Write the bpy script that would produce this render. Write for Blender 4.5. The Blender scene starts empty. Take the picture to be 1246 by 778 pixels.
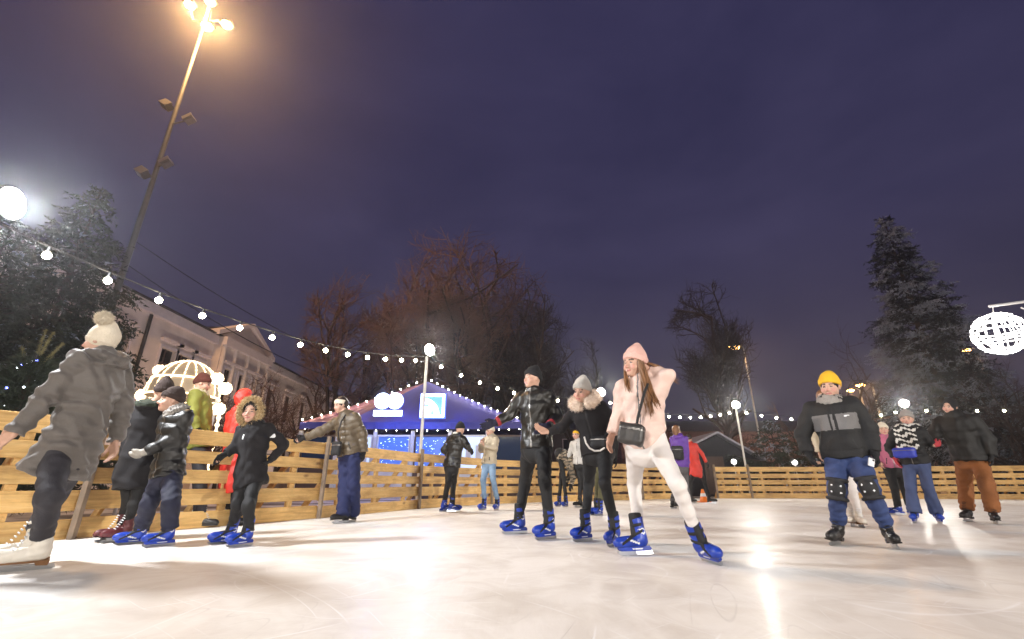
import bpy, bmesh, math, random
import numpy as np
from mathutils import Vector, Matrix

random.seed(11)
rng = np.random.default_rng(11)
scene = bpy.context.scene
COL = scene.collection
R = math.radians
f32 = np.float32

# ------------------------------------------------------------------ camera
FPX, CX, CY, CAMZ = 548.0, 623.0, 389.0, 0.54
TH = math.atan(200.0 / FPX)
CAM = np.array([0.0, 0.0, CAMZ])
cd = bpy.data.cameras.new('camera')
cam = bpy.data.objects.new('camera', cd)
COL.objects.link(cam)
cam.location = (0, 0, CAMZ)
cam.rotation_euler = (math.pi / 2 + TH, 0, 0)
cd.sensor_width = 36
cd.lens = FPX / 1246 * 36
cd.clip_start = 0.05
cd.clip_end = 1500
scene.camera = cam


def ray(x, y):
    u = (x - CX) / FPX
    v = (CY - y) / FPX
    return np.array([u, math.cos(TH) - v * math.sin(TH), math.sin(TH) + v * math.cos(TH)])


def at(x, y, Y):
    """the place in the world at distance Y along the rink that is seen at x, y of the photograph"""
    r = ray(x, y)
    return CAM + r * (Y / r[1])


def ground(x, y, z=0.0):
    r = ray(x, y)
    return CAM + r * ((z - CAMZ) / r[2])


def atX(x, y, X):
    r = ray(x, y)
    return CAM + r * (X / r[0])


# ------------------------------------------------------------------ materials
MATS = {}


def mat(name, color, rough=0.6, metal=0.0, var=0.18, vscale=6.0, bump=0.0, bscale=60.0, coat=0.0,
        emit=None, estr=0.0, sheen=0.0, stretch=None, spec=0.5, objrand=0.0):
    if name in MATS:
        return MATS[name]
    m = bpy.data.materials.new(name)
    m.use_nodes = True
    nt = m.node_tree
    b = nt.nodes['Principled BSDF']
    b.inputs['Roughness'].default_value = rough
    b.inputs['Metallic'].default_value = metal
    b.inputs['Coat Weight'].default_value = coat
    b.inputs['Specular IOR Level'].default_value = spec
    if sheen:
        b.inputs['Sheen Weight'].default_value = sheen
        b.inputs['Sheen Roughness'].default_value = 0.5
    c = list(color) + [1]
    tc = nt.nodes.new('ShaderNodeTexCoord')
    src = tc.outputs['Object']
    if stretch:
        mp = nt.nodes.new('ShaderNodeMapping')
        mp.inputs['Scale'].default_value = stretch
        nt.links.new(src, mp.inputs['Vector'])
        src = mp.outputs['Vector']
    if var > 0:
        n = nt.nodes.new('ShaderNodeTexNoise')
        n.inputs['Scale'].default_value = vscale
        n.inputs['Detail'].default_value = 5
        nt.links.new(src, n.inputs['Vector'])
        r = nt.nodes.new('ShaderNodeValToRGB')
        r.color_ramp.elements[0].position = 0.3
        r.color_ramp.elements[1].position = 0.7
        r.color_ramp.elements[0].color = [x * (1 - var) for x in c[:3]] + [1]
        r.color_ramp.elements[1].color = [min(1, x * (1 + var)) for x in c[:3]] + [1]
        nt.links.new(n.outputs['Fac'], r.inputs['Fac'])
        out = r.outputs['Color']
        if objrand:
            oi = nt.nodes.new('ShaderNodeObjectInfo')
            mr = nt.nodes.new('ShaderNodeMapRange')
            mr.inputs['To Min'].default_value = 1 - objrand
            mr.inputs['To Max'].default_value = 1 + objrand
            nt.links.new(oi.outputs['Random'], mr.inputs['Value'])
            mx = nt.nodes.new('ShaderNodeVectorMath')
            mx.operation = 'SCALE'
            nt.links.new(out, mx.inputs[0])
            nt.links.new(mr.outputs['Result'], mx.inputs['Scale'])
            out = mx.outputs['Vector']
        nt.links.new(out, b.inputs['Base Color'])
    else:
        b.inputs['Base Color'].default_value = c
    if bump > 0:
        n2 = nt.nodes.new('ShaderNodeTexNoise')
        n2.inputs['Scale'].default_value = bscale
        n2.inputs['Detail'].default_value = 4
        nt.links.new(src, n2.inputs['Vector'])
        bp = nt.nodes.new('ShaderNodeBump')
        bp.inputs['Strength'].default_value = bump
        bp.inputs['Distance'].default_value = 0.02
        nt.links.new(n2.outputs['Fac'], bp.inputs['Height'])
        nt.links.new(bp.outputs['Normal'], b.inputs['Normal'])
    if emit is not None:
        b.inputs['Emission Color'].default_value = list(emit) + [1]
        b.inputs['Emission Strength'].default_value = estr
    MATS[name] = m
    return m


# ------------------------------------------------------------------ objects
def thing(name, label, cat, loc=(0, 0, 0), rotz=0.0, group=None):
    o = bpy.data.objects.new(name, None)
    o.empty_display_size = 0.2
    COL.objects.link(o)
    o.location = loc
    o.rotation_euler = (0, 0, rotz)
    o['label'] = label
    o['category'] = cat
    if group:
        o['group'] = group
    return o


def tag(o, label, cat, group=None):
    o['label'] = label
    o['category'] = cat
    if group:
        o['group'] = group
    return o


def struct(o, kind='structure'):
    o['kind'] = kind
    return o


def link_mesh(name, me, parent=None, loc=None):
    o = bpy.data.objects.new(name, me)
    COL.objects.link(o)
    if parent is not None:
        o.parent = parent
    if loc is not None:
        o.location = loc
    return o


def mesh_np(name, V, Q, mats, smooth=True, midx=None):
    """mesh from numpy: V (n,3), Q (m,3 or 4)"""
    me = bpy.data.meshes.new(name)
    V = np.asarray(V, dtype=f32)
    Q = np.asarray(Q, dtype=np.int32)
    k = Q.shape[1]
    me.vertices.add(len(V))
    me.vertices.foreach_set('co', V.ravel())
    me.loops.add(Q.size)
    me.loops.foreach_set('vertex_index', Q.ravel())
    me.polygons.add(len(Q))
    me.polygons.foreach_set('loop_start', np.arange(0, Q.size, k, dtype=np.int32))
    me.polygons.foreach_set('loop_total', np.full(len(Q), k, dtype=np.int32))
    for m in (mats if isinstance(mats, (list, tuple)) else [mats]):
        me.materials.append(m)
    if midx is not None:
        me.polygons.foreach_set('material_index', np.asarray(midx, dtype=np.int32))
    me.polygons.foreach_set('use_smooth', np.full(len(Q), smooth, dtype=bool))
    me.update(calc_edges=True)
    me.validate()
    return me


class MB:
    """collects boxes, prisms, tubes and lathes; build() links them as one mesh object"""

    def __init__(s):
        s.v, s.f, s.m, s.s = [], [], [], []

    def add(s, vs, fs, mi=0, sm=False):
        o = len(s.v)
        s.v.extend([tuple(map(float, p)) for p in vs])
        for f in fs:
            s.f.append([i + o for i in f])
            s.m.append(mi)
            s.s.append(sm)

    def box(s, c, d, rot=None, mi=0, ch=0.0):
        """box centred c, size d, optional 3x3 rotation, chamfer ch along the long edges"""
        x, y, z = d[0] / 2, d[1] / 2, d[2] / 2
        if ch <= 0:
            vs = [(-x, -y, -z), (x, -y, -z), (x, y, -z), (-x, y, -z), (-x, -y, z), (x, -y, z), (x, y, z), (-x, y, z)]
            fs = [(0, 3, 2, 1), (4, 5, 6, 7), (0, 1, 5, 4), (1, 2, 6, 5), (2, 3, 7, 6), (3, 0, 4, 7)]
        else:
            prof = [(-y + ch, -z), (y - ch, -z), (y, -z + ch), (y, z - ch), (y - ch, z), (-y + ch, z), (-y, z - ch), (-y, -z + ch)]
            vs = [(-x, a, b) for a, b in prof] + [(x, a, b) for a, b in prof]
            fs = [tuple(range(7, -1, -1)), tuple(range(8, 16))]
            fs += [(i, (i + 1) % 8, 8 + (i + 1) % 8, 8 + i) for i in range(8)]
        V = np.array(vs)
        if rot is not None:
            V = V @ np.array(rot).T
        s.add(V + np.array(c), fs, mi)
        return s

    def tube(s, pts, radii, n=8, mi=0, cap=True, sm=True):
        pts = [np.array(p, dtype=float) for p in pts]
        if np.isscalar(radii):
            radii = [radii] * len(pts)
        rings = []
        up = None
        for i, p in enumerate(pts):
            d = pts[min(i + 1, len(pts) - 1)] - pts[max(i - 1, 0)]
            d = d / (np.linalg.norm(d) + 1e-9)
            if up is None:
                h = np.array([0, 0, 1.0]) if abs(d[2]) < 0.9 else np.array([1.0, 0, 0])
                up = np.cross(d, h)
            up = up - d * np.dot(up, d)
            up = up / (np.linalg.norm(up) + 1e-9)
            b = np.cross(d, up)
            rings.append([p + radii[i] * (up * math.cos(2 * math.pi * k / n) + b * math.sin(2 * math.pi * k / n)) for k in range(n)])
        vs = [q for r in rings for q in r]
        fs = []
        for i in range(len(pts) - 1):
            for k in range(n):
                a, b2 = i * n + k, i * n + (k + 1) % n
                fs.append((a, b2, b2 + n, a + n))
        s.add(vs, fs, mi, sm)
        if cap:
            s.add(rings[0], [tuple(range(n - 1, -1, -1))], mi)
            s.add(rings[-1], [tuple(range(n))], mi)
        return s

    def lathe(s, prof, c=(0, 0, 0), n=16, mi=0, sm=True):
        vs, fs = [], []
        for r, z in prof:
            for k in range(n):
                a = 2 * math.pi * k / n
                vs.append((c[0] + r * math.cos(a), c[1] + r * math.sin(a), c[2] + z))
        for i in range(len(prof) - 1):
            for k in range(n):
                fs.append((i * n + k, i * n + (k + 1) % n, (i + 1) * n + (k + 1) % n, (i + 1) * n + k))
        s.add(vs, fs, mi, sm)
        return s

    def prism(s, poly, origin, ux, uy, depth, mi=0):
        """polygon (2D, ccw) in the plane ux,uy at origin, extruded by the vector depth, capped"""
        o, ux, uy, dp = map(lambda q: np.array(q, dtype=float), (origin, ux, uy, depth))
        n = len(poly)
        a = [o + ux * p[0] + uy * p[1] for p in poly]
        b = [q + dp for q in a]
        fs = [tuple(range(n - 1, -1, -1)), tuple(range(n, 2 * n))]
        fs += [(i, (i + 1) % n, n + (i + 1) % n, n + i) for i in range(n)]
        s.add(a + b, fs, mi)
        return s

    def sphere(s, c, r, nu=10, nv=7, mi=0):
        r = np.array([r, r, r]) if np.isscalar(r) else np.array(r)
        vs, fs = [], []
        for j in range(nv + 1):
            t = math.pi * j / nv
            for i in range(nu):
                p = 2 * math.pi * i / nu
                vs.append(np.array(c) + r * np.array([math.sin(t) * math.cos(p), math.sin(t) * math.sin(p), math.cos(t)]))
        for j in range(nv):
            for i in range(nu):
                fs.append((j * nu + i, (j + 1) * nu + i, (j + 1) * nu + (i + 1) % nu, j * nu + (i + 1) % nu))
        s.add(vs, fs, mi, True)
        return s

    def mesh(s, name, mats):
        me = bpy.data.meshes.new(name)
        me.from_pydata(s.v, [], s.f)
        for m in (mats if isinstance(mats, (list, tuple)) else [mats]):
            me.materials.append(m)
        me.polygons.foreach_set('material_index', np.array(s.m, dtype=np.int32))
        me.polygons.foreach_set('use_smooth', np.array(s.s, dtype=bool))
        me.update()
        return me

    def build(s, name, mats, parent=None, loc=None):
        return link_mesh(name, s.mesh(name, mats), parent, loc)


# ------------------------------------------------------------------ distance fields -> surfaces
def unit(v):
    v = np.asarray(v, dtype=float)
    return v / (np.linalg.norm(v) + 1e-12)


def smin(a, b, k):
    h = np.maximum(k - np.abs(a - b), 0) / k
    return np.minimum(a, b) - h * h * k * 0.25


def smax(a, b, k):
    return -smin(-a, -b, k)


def rc(P, a, b, ra, rb, want_t=False):
    a = np.asarray(a, dtype=f32)
    ab = np.asarray(b, dtype=f32) - a
    L2 = float(ab @ ab) + 1e-12
    pa = P - a
    t = np.clip((pa @ ab) / L2, 0, 1)
    q = pa - t[:, None] * ab
    d = np.sqrt(np.einsum('ij,ij->i', q, q)) - (ra + (rb - ra) * t)
    return (d, t, math.sqrt(L2)) if want_t else d


def ell(P, c, M, r):
    """ellipsoid, M rows = local axes"""
    q = (P - np.asarray(c, dtype=f32)) @ np.asarray(M, dtype=f32).T
    r = np.asarray(r, dtype=f32)
    k0 = np.sqrt(np.sum((q / r) ** 2, axis=1))
    k1 = np.sqrt(np.sum((q / (r * r)) ** 2, axis=1)) + 1e-9
    return k0 * (k0 - 1) / k1


def torus(P, c, M, Rx, Ry, r):
    q = (P - np.asarray(c, dtype=f32)) @ np.asarray(M, dtype=f32).T
    sx = q[:, 0] / Rx
    sy = q[:, 1] / Ry
    rho = np.sqrt(sx * sx + sy * sy) + 1e-6
    m = min(Rx, Ry)
    g = (rho - 1) * m * np.sqrt((sx * Rx / m) ** 2 + (sy * Ry / m) ** 2) / rho
    return np.sqrt(g * g + q[:, 2] ** 2) - r


def folds(P, seed, wl, amp):
    r = np.random.default_rng(seed)
    out = np.zeros(len(P), dtype=f32)
    for _ in range(4):
        k = r.normal(size=3)
        k = k / np.linalg.norm(k) * (2 * math.pi / (wl * r.uniform(0.6, 1.5)))
        m = r.normal(size=3)
        m = m / np.linalg.norm(m) * (2 * math.pi / (wl * 1.9))
        out += np.sin(P @ k.astype(f32) + r.uniform(0, 6) + 1.3 * np.sin(P @ m.astype(f32) + r.uniform(0, 6))).astype(f32)
    return out * (amp / 2.2)


_e = [(a, b) for a in range(8) for b in range(a + 1, 8) if bin(a ^ b).count('1') == 1]


def surface(f, lo, hi, h):
    """surface nets over the blocks that the zero level passes through"""
    lo = np.asarray(lo, dtype=float) - 2 * h
    hi = np.asarray(hi, dtype=float) + 2 * h
    B = 8
    bs = B * h
    nb = np.maximum(1, np.ceil((hi - lo) / bs).astype(int))
    g = np.stack(np.meshgrid(*[np.arange(n) for n in nb], indexing='ij'), -1).reshape(-1, 3)
    c = (lo + (g + 0.5) * bs).astype(f32)
    d = f(c)
    keep = np.abs(d) < bs * 0.87 * 1.35 + 0.02
    g = g[keep]
    if len(g) == 0:
        return np.zeros((0, 3)), np.zeros((0, 4), int)
    loc = np.stack(np.meshgrid(*[np.arange(B + 1)] * 3, indexing='ij'), -1).reshape(-1, 3)
    V = np.empty((len(g), (B + 1) ** 3), dtype=f32)
    CH = 300
    for i in range(0, len(g), CH):
        gg = g[i:i + CH]
        P = (lo + (gg[:, None, :] * B + loc[None]) * h).reshape(-1, 3).astype(f32)
        V[i:i + CH] = f(P).reshape(len(gg), -1)
    V = V.reshape(-1, B + 1, B + 1, B + 1)
    cs = np.stack([V[:, (k & 1):(k & 1) + B, ((k >> 1) & 1):((k >> 1) & 1) + B, ((k >> 2) & 1):((k >> 2) & 1) + B] for k in range(8)], -1)
    S = cs < 0
    n_in = S.sum(-1)
    act = (n_in > 0) & (n_in < 8)
    bi, ix, iy, iz = np.nonzero(act)
    cv = cs[bi, ix, iy, iz]
    cell = g[bi] * B + np.stack([ix, iy, iz], -1)
    acc = np.zeros((len(cv), 3))
    cnt = np.zeros(len(cv))
    for a, b in _e:
        va, vb = cv[:, a], cv[:, b]
        m = (va < 0) != (vb < 0)
        t = np.where(m, va / np.where(m, va - vb, 1), 0)
        pa = np.array([a & 1, (a >> 1) & 1, (a >> 2) & 1], float)
        pb = np.array([b & 1, (b >> 1) & 1, (b >> 2) & 1], float)
        acc += np.where(m[:, None], pa + (pb - pa) * t[:, None], 0)
        cnt += m
    pos = lo + (cell + acc / cnt[:, None]) * h
    NY, NZ = int(nb[1] * B + 4), int(nb[2] * B + 4)

    def key(q):
        return ((q[:, 0] + 1).astype(np.int64) * NY + (q[:, 1] + 1)) * NZ + (q[:, 2] + 1)
    keys = key(cell)
    order = np.argsort(keys)
    keys, pos = keys[order], pos[order]
    quads = []
    for k in range(3):
        i, j = (k + 1) % 3, (k + 2) % 3
        sl0 = (slice(None),) + tuple(slice(0, B) for _ in range(3))
        sl1 = [slice(None)] + [slice(0, B)] * 3
        sl1[k + 1] = slice(1, B + 1)
        s0 = V[sl0] < 0
        s1 = V[tuple(sl1)] < 0
        bi, ix, iy, iz = np.nonzero(s0 != s1)
        gp = g[bi] * B + np.stack([ix, iy, iz], -1)
        ei = np.zeros(3, int)
        ei[i] = 1
        ej = np.zeros(3, int)
        ej[j] = 1
        kk = [key(gp), key(gp - ei), key(gp - ei - ej), key(gp - ej)]
        idx = [np.minimum(np.searchsorted(keys, q), len(keys) - 1) for q in kk]
        ok = np.all([keys[a] == q for a, q in zip(idx, kk)], axis=0)
        q4 = np.stack(idx, -1)[ok]
        inside = s0[bi, ix, iy, iz][ok]
        q4[~inside] = q4[~inside][:, ::-1]
        quads.append(q4)
    return pos, np.concatenate(quads)


def fur(name, pos, Q, m, n, length, width, seed, parent, origin, down=0.25, jit=0.5):
    """n thin tapered tufts standing on a surface"""
    r = np.random.default_rng(seed)
    fi = r.integers(0, len(Q), n)
    a, b, c = pos[Q[fi, 0]], pos[Q[fi, 1]], pos[Q[fi, 2]]
    nr = np.cross(b - a, c - a)
    nr /= np.linalg.norm(nr, axis=1)[:, None] + 1e-9
    w = r.random((n, 1))
    p = a * w + c * (1 - w)
    d = nr + r.normal(size=(n, 3)) * jit
    d[:, 2] -= down
    d /= np.linalg.norm(d, axis=1)[:, None]
    s = np.cross(d, r.normal(size=(n, 3)))
    s /= np.linalg.norm(s, axis=1)[:, None] + 1e-9
    L = length * r.uniform(0.5, 1.2, (n, 1))
    v = np.stack([p - s * width, p + s * width, p + d * L], 1).reshape(-1, 3) - origin
    return link_mesh(name, mesh_np(name, v, np.arange(3 * n).reshape(-1, 3), m, smooth=False), parent)


# ------------------------------------------------------------------ lamps and air
SKY_STRENGTH = 0.92
P_ADDED_FACADE = 650.0
P_LEFT, P_MID, P_FAR, P_BACK = 1700.0, 750.0, 800.0, 4700.0
P_MAST, P_SIGN, P_DOME, P_STREET = 3400.0, 150.0, 5.0, 2200.0
HAZE = 0.0013
EXPOSURE = 0.0


# ------------------------------------------------------------------ people
SKIN = mat('skin', (0.56, 0.34, 0.25), 0.5, var=0.06, vscale=30)
FLUSH = mat('flushed_skin', (0.58, 0.29, 0.225), 0.48, var=0.06, vscale=30)
LIP = mat('lips', (0.42, 0.15, 0.13), 0.4, var=0)
EYE = mat('eye_dark', (0.05, 0.035, 0.03), 0.3, var=0)
BROW = mat('brow_hair', (0.09, 0.06, 0.045), 0.8, var=0)
BLUE = mat('blue_shell_plastic', (0.012, 0.045, 0.36), 0.36, var=0.35, vscale=12, bump=0.05, bscale=40)
BLACKP = mat('black_padding', (0.012, 0.012, 0.014), 0.7, var=0.2, bump=0.2, bscale=80)
WHITEP = mat('white_mark', (0.75, 0.77, 0.8), 0.4, var=0)
STEEL = mat('blade_steel', (0.62, 0.63, 0.65), 0.28, metal=1.0, var=0.05)
WLEATHER = mat('white_boot_leather', (0.72, 0.68, 0.6), 0.42, var=0.07, vscale=20, bump=0.08, bscale=60)
BLEATHER = mat('black_boot_leather', (0.014, 0.013, 0.013), 0.4, var=0.2, vscale=20, bump=0.1, bscale=60)
SOLE = mat('brown_heel_leather', (0.17, 0.08, 0.03), 0.45, var=0.2)
RSHOE = mat('dark_red_boot', (0.09, 0.014, 0.018), 0.45, var=0.2)

_skates = {}


def boot_parts(kind):
    """meshes of one ice skate: origin on the ice under the ankle, +y to the toe"""
    if kind in _skates:
        return _skates[kind]
    parts = []
    h = 0.0075
    z0 = 0.062
    I = np.eye(3)

    def foot(P, o=0.0, ri=1.0):
        a = ell(P, (0, 0.06, z0 + 0.038), I, (0.049 * ri + o, 0.155 + o, 0.052 + o))
        b = ell(P, (0, 0.155, z0 + 0.03), I, (0.044 * ri + o, 0.062 + o, 0.040 + o))
        c = rc(P, (0, -0.062, z0 + 0.045), (0, -0.052, z0 + 0.10), 0.042 + o, 0.042 + o)
        d = smin(smin(a, b, 0.03), c, 0.03)
        return np.maximum(d, z0 - o * 0.3 - P[:, 2])
    if kind == 'rental':
        def shell(P):
            d = smin(foot(P), rc(P, (0, -0.04, 0.13), (0, -0.028, 0.30), 0.056, 0.062), 0.03)
            d = np.maximum(d, (P[:, 2] - 0.285) - (P[:, 1]) * -0.25)
            groove = np.exp(-((np.abs(P[:, 0]) - 0.024) / 0.004) ** 2) * (P[:, 1] > 0.0) * (P[:, 2] > 0.14)
            return d + 0.004 * groove
        V, Q = surface(shell, (-.08, -.13, .03), (.08, .25, .33), h)
        fc = V[Q].mean(1)
        yy, zz = fc[:, 1] - 0.02, fc[:, 2] - z0
        swirl = (np.abs(zz - 0.03 - 0.35 * yy) < 0.008) & (np.abs(yy - 0.03) < 0.055) & (np.abs(fc[:, 0]) > 0.02)
        swirl |= (np.abs(np.hypot(yy + 0.07, zz - 0.12) - 0.02) < 0.006) & (np.abs(fc[:, 0]) > 0.03)
        mi = swirl.astype(int)
        mi[(np.abs(fc[:, 0]) < .022) & (fc[:, 1] > .0) & (fc[:, 2] > .15)] = 2
        parts.append(('shell', mesh_np('skate_shell', V, Q, [BLUE, WHITEP, BLACKP], True, mi)))

        def liner(P):
            d = smin(rc(P, (0, -0.04, 0.16), (0, -0.026, 0.34), 0.05, 0.057), rc(P, (0, 0.01, 0.16), (0, -0.005, 0.32), 0.03, 0.032), 0.02)
            return smax(d, P[:, 2] - 0.335, 0.02)
        V, Q = surface(liner, (-.08, -.13, .1), (.08, .1, .36), h)
        parts.append(('liner', mesh_np('skate_liner', V, Q, BLACKP)))
        for (zc, yc, tl) in ((0.235, -0.03, 0.12), (0.165, 0.0, 0.5)):
            def strap(P, zc=zc, yc=yc, tl=tl):
                d = smin(foot(P, 0.004), rc(P, (0, -0.04, 0.13), (0, -0.028, 0.30), 0.061, 0.067), 0.03)
                s = np.abs((P[:, 2] - zc) + tl * (P[:, 1] - yc)) - 0.013
                return np.maximum(np.maximum(d, s), -(P[:, 1] + 0.045))
            V, Q = surface(strap, (-.09, -.06, .08), (.09, .12, .32), 0.006)
            parts.append(('strap', mesh_np('skate_strap', V, Q, BLACKP)))
        mb = MB()
        prof = [(-.125, .03), (.16, .03), (.185, .045), (.19, z0 + .006), (-.12, z0 + .006), (-.135, .045)]
        mb.prism(prof, (-.013, 0, 0), (0, 1, 0), (0, 0, 1), (.026, 0, 0))
        parts.append(('holder', mb.mesh('blade_holder', BLUE)))
        mb = MB()
        mb.prism([(-.04, .041), (.05, .041), (.06, .050), (-.05, .050)], (-.0145, 0, 0), (0, 1, 0), (0, 0, 1), (.029, 0, 0))
        parts.append(('decal', mb.mesh('holder_decal', WHITEP)))
    else:
        main = {'figure_white': WLEATHER, 'figure_black': BLEATHER, 'figure_red': RSHOE, 'shoe': BLEATHER}[kind]

        def shell(P):
            d = smin(foot(P, 0, 0.86), rc(P, (0, -0.045, 0.13), (0, -0.035, 0.315), 0.046, 0.055), 0.035)
            d = smax(d, P[:, 2] - 0.30, 0.012)
            d = d + 0.002 * np.sin(P[:, 2] * 110 + P[:, 1] * 40) * (P[:, 2] > 0.1)
            return d
        V, Q = surface(shell, (-.08, -.13, .03), (.08, .25, .34), h)
        parts.append(('shell', mesh_np('skate_boot', V, Q, main)))
        mb = MB()
        for k in range(8):
            t = k / 7
            y, z = 0.125 * (1 - t) + 0.018 * t - .035 * t * t, 0.125 + (0.16 * t)
            y = 0.12 - 0.10 * t ** .6
            mb.tube([(-.026, y - .005, z - .004), (0, y + .006, z + .006), (.026, y - .005, z - .004)], .0045, 5)
        parts.append(('laces', mb.mesh('laces', WHITEP if kind != 'figure_black' else BLACKP)))
        mb = MB()
        solem = SOLE if kind == 'figure_white' else BLEATHER
        mb.prism([(-.105, z0 - .028), (-.045, z0 - .024), (-.03, z0 + .004), (-.11, z0 + .004)], (-.038, 0, 0), (0, 1, 0), (0, 0, 1), (.076, 0, 0))
        mb.prism([(-.11, z0 - .006), (.20, z0 - .006), (.212, z0 + .006), (-.11, z0 + .006)], (-.036, 0, 0), (0, 1, 0), (0, 0, 1), (.072, 0, 0))
        parts.append(('sole', mb.mesh('sole', solem)))
        if kind == 'shoe':
            _skates[kind] = parts
            return parts
        mb = MB()
        mb.prism([(-.09, .022), (.13, .022), (.15, .058), (.06, .058), (.07, .031), (-.05, .031), (-.045, .04), (-.1, .04)], (-.006, 0, 0), (0, 1, 0), (0, 0, 1), (.012, 0, 0))
        parts.append(('holder', mb.mesh('blade_holder', STEEL)))
    mb = MB()
    mb.prism([(-.15, .006), (-.135, 0), (.15, 0), (.185, .012), (.2, .03), (.175, .034), (-.14, .034)], (-.002, 0, 0), (0, 1, 0), (0, 0, 1), (.004, 0, 0))
    parts.append(('blade', mb.mesh('blade', STEEL)))
    _skates[kind] = parts
    return parts


def frame_from(fwd, up):
    """rows: left, forward, up"""
    up = unit(up)
    f = np.asarray(fwd, float)
    f = unit(f - up * (f @ up))
    left = np.cross(up, f)
    return np.array([left, f, up])


def yawdir(a):
    a = R(a)
    return np.array([math.sin(a), -math.cos(a), 0.0])


BODY_S = np.array([-.45, -.2, 0, .35, .7, .9, 1.0])
BODY_W = np.array([.150, .172, .172, .140, .172, .135, .06])
BODY_D = np.array([.115, .130, .128, .108, .128, .10, .06])


class Loft:
    def __init__(s, nodes, sv, left, ts, tw, td):
        s.nodes, s.sv, s.left, s.ts, s.tw, s.td = nodes, sv, left, ts, tw, td

    def __call__(s, P, full=False):
        best = None
        for i in range(len(s.nodes) - 1):
            a = s.nodes[i]
            ab = s.nodes[i + 1] - a
            L = np.linalg.norm(ab)
            ax = ab / L
            le = unit(s.left - ax * (s.left @ ax))
            fw = np.cross(ax, le)
            pa = P - a.astype(f32)
            al = pa @ ax.astype(f32)
            t = np.clip(al / L, 0, 1)
            over = al - t * L
            u = pa @ le.astype(f32)
            v = -(pa @ fw.astype(f32))
            sg = s.sv[i] + t * (s.sv[i + 1] - s.sv[i])
            w = np.interp(sg, s.ts, s.tw)
            d = np.interp(sg, s.ts, s.td)
            m = np.minimum(w, d)
            q = np.sqrt((u / w) ** 2 + (v / d) ** 2 + (over / m) ** 2)
            dist = (q - 1) * m
            if best is None:
                best = [dist, u, v, sg]
            else:
                sw = dist < best[0]
                best = [np.where(sw, x, y) for x, y in zip([dist, u, v, sg], best)]
        best[0] = best[0].astype(f32)
        return best if full else best[0]


def hand_prims(wr, d, n, t, s, curl, spread, mitten, extra):
    """list of (a, b, ra, rb): palm, four fingers, thumb"""
    out = []
    e = extra
    d, n, t = unit(d), unit(n), unit(t)
    offs = [.030, .010, -.010, -.029]
    lens = [.078, .086, .080, .062]
    for o, l in zip(offs, lens):
        kn = wr + (d * .088 + t * o) * s
        out.append((wr + t * o * .55 * s + d * .012 * s, kn, .0155 * s + e, .0135 * s + e))
        fd = unit(d + t * o * 6 * spread)
        c1 = curl * .8
        d1 = unit(fd * math.cos(c1) + n * math.sin(c1))
        m = kn + d1 * l * .52 * s
        c2 = curl * 1.9
        d2 = unit(fd * math.cos(c2) + n * math.sin(c2))
        r = (.0095 if not mitten else .014) * s + e
        out.append((kn, m, r, r * .92))
        out.append((m, m + d2 * l * .48 * s, r * .92, r * .78))
    a = wr + (d * .025 + t * .028) * s
    b = a + (d * .034 + t * .030 + n * .012) * s
    c = b + (d * .036 + t * .008 + n * .016 * (1 + curl)) * s
    r = .0115 * s + e
    out += [(a, b, r * 1.35, r), (b, c, r, r * .82)]
    return out


def head_field(P, c, M, s):
    q = ((P - c.astype(f32)) @ M.T.astype(f32)) / s
    I = np.eye(3)
    d = ell(q, (0, -.012, .035), I, (.076, .097, .100))
    d = smin(d, ell(q, (0, .028, -.05), I, (.056, .064, .066)), .045)
    d = smin(d, ell(q, (0, .074, -.088), I, (.022, .020, .018)), .03)
    d = smin(d, rc(q, (-.034, .080, .034), (.034, .080, .034), .011, .011), .02)
    for sx in (-1, 1):
        d = smax(d, -ell(q, (sx * .033, .103, .010), I, (.022, .017, .014)), .014)
        d = smin(d, ell(q, (sx * .032, .074, .009), I, (.0135, .0135, .0125)), .004)
        d = smin(d, ell(q, (sx * .045, .062, -.03), I, (.024, .026, .024)), .03)
        d = smin(d, ell(q, (sx * .078, -.006, .0), I, (.010, .024, .032)), .008)
    nose = rc(q, (0, .090, .012), (0, .113, -.026), .0085, .0135)
    for sx in (-1, 1):
        nose = smin(nose, ell(q, (sx * .012, .099, -.030), I, (.010, .011, .009)), .008)
    d = smin(d, nose, .012)
    lips = np.minimum(ell(q, (0, .090, -.054), I, (.025, .012, .0055)), ell(q, (0, .089, -.064), I, (.021, .012, .0065)))
    d = smin(d, lips, .006)
    return d * s, q


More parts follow.
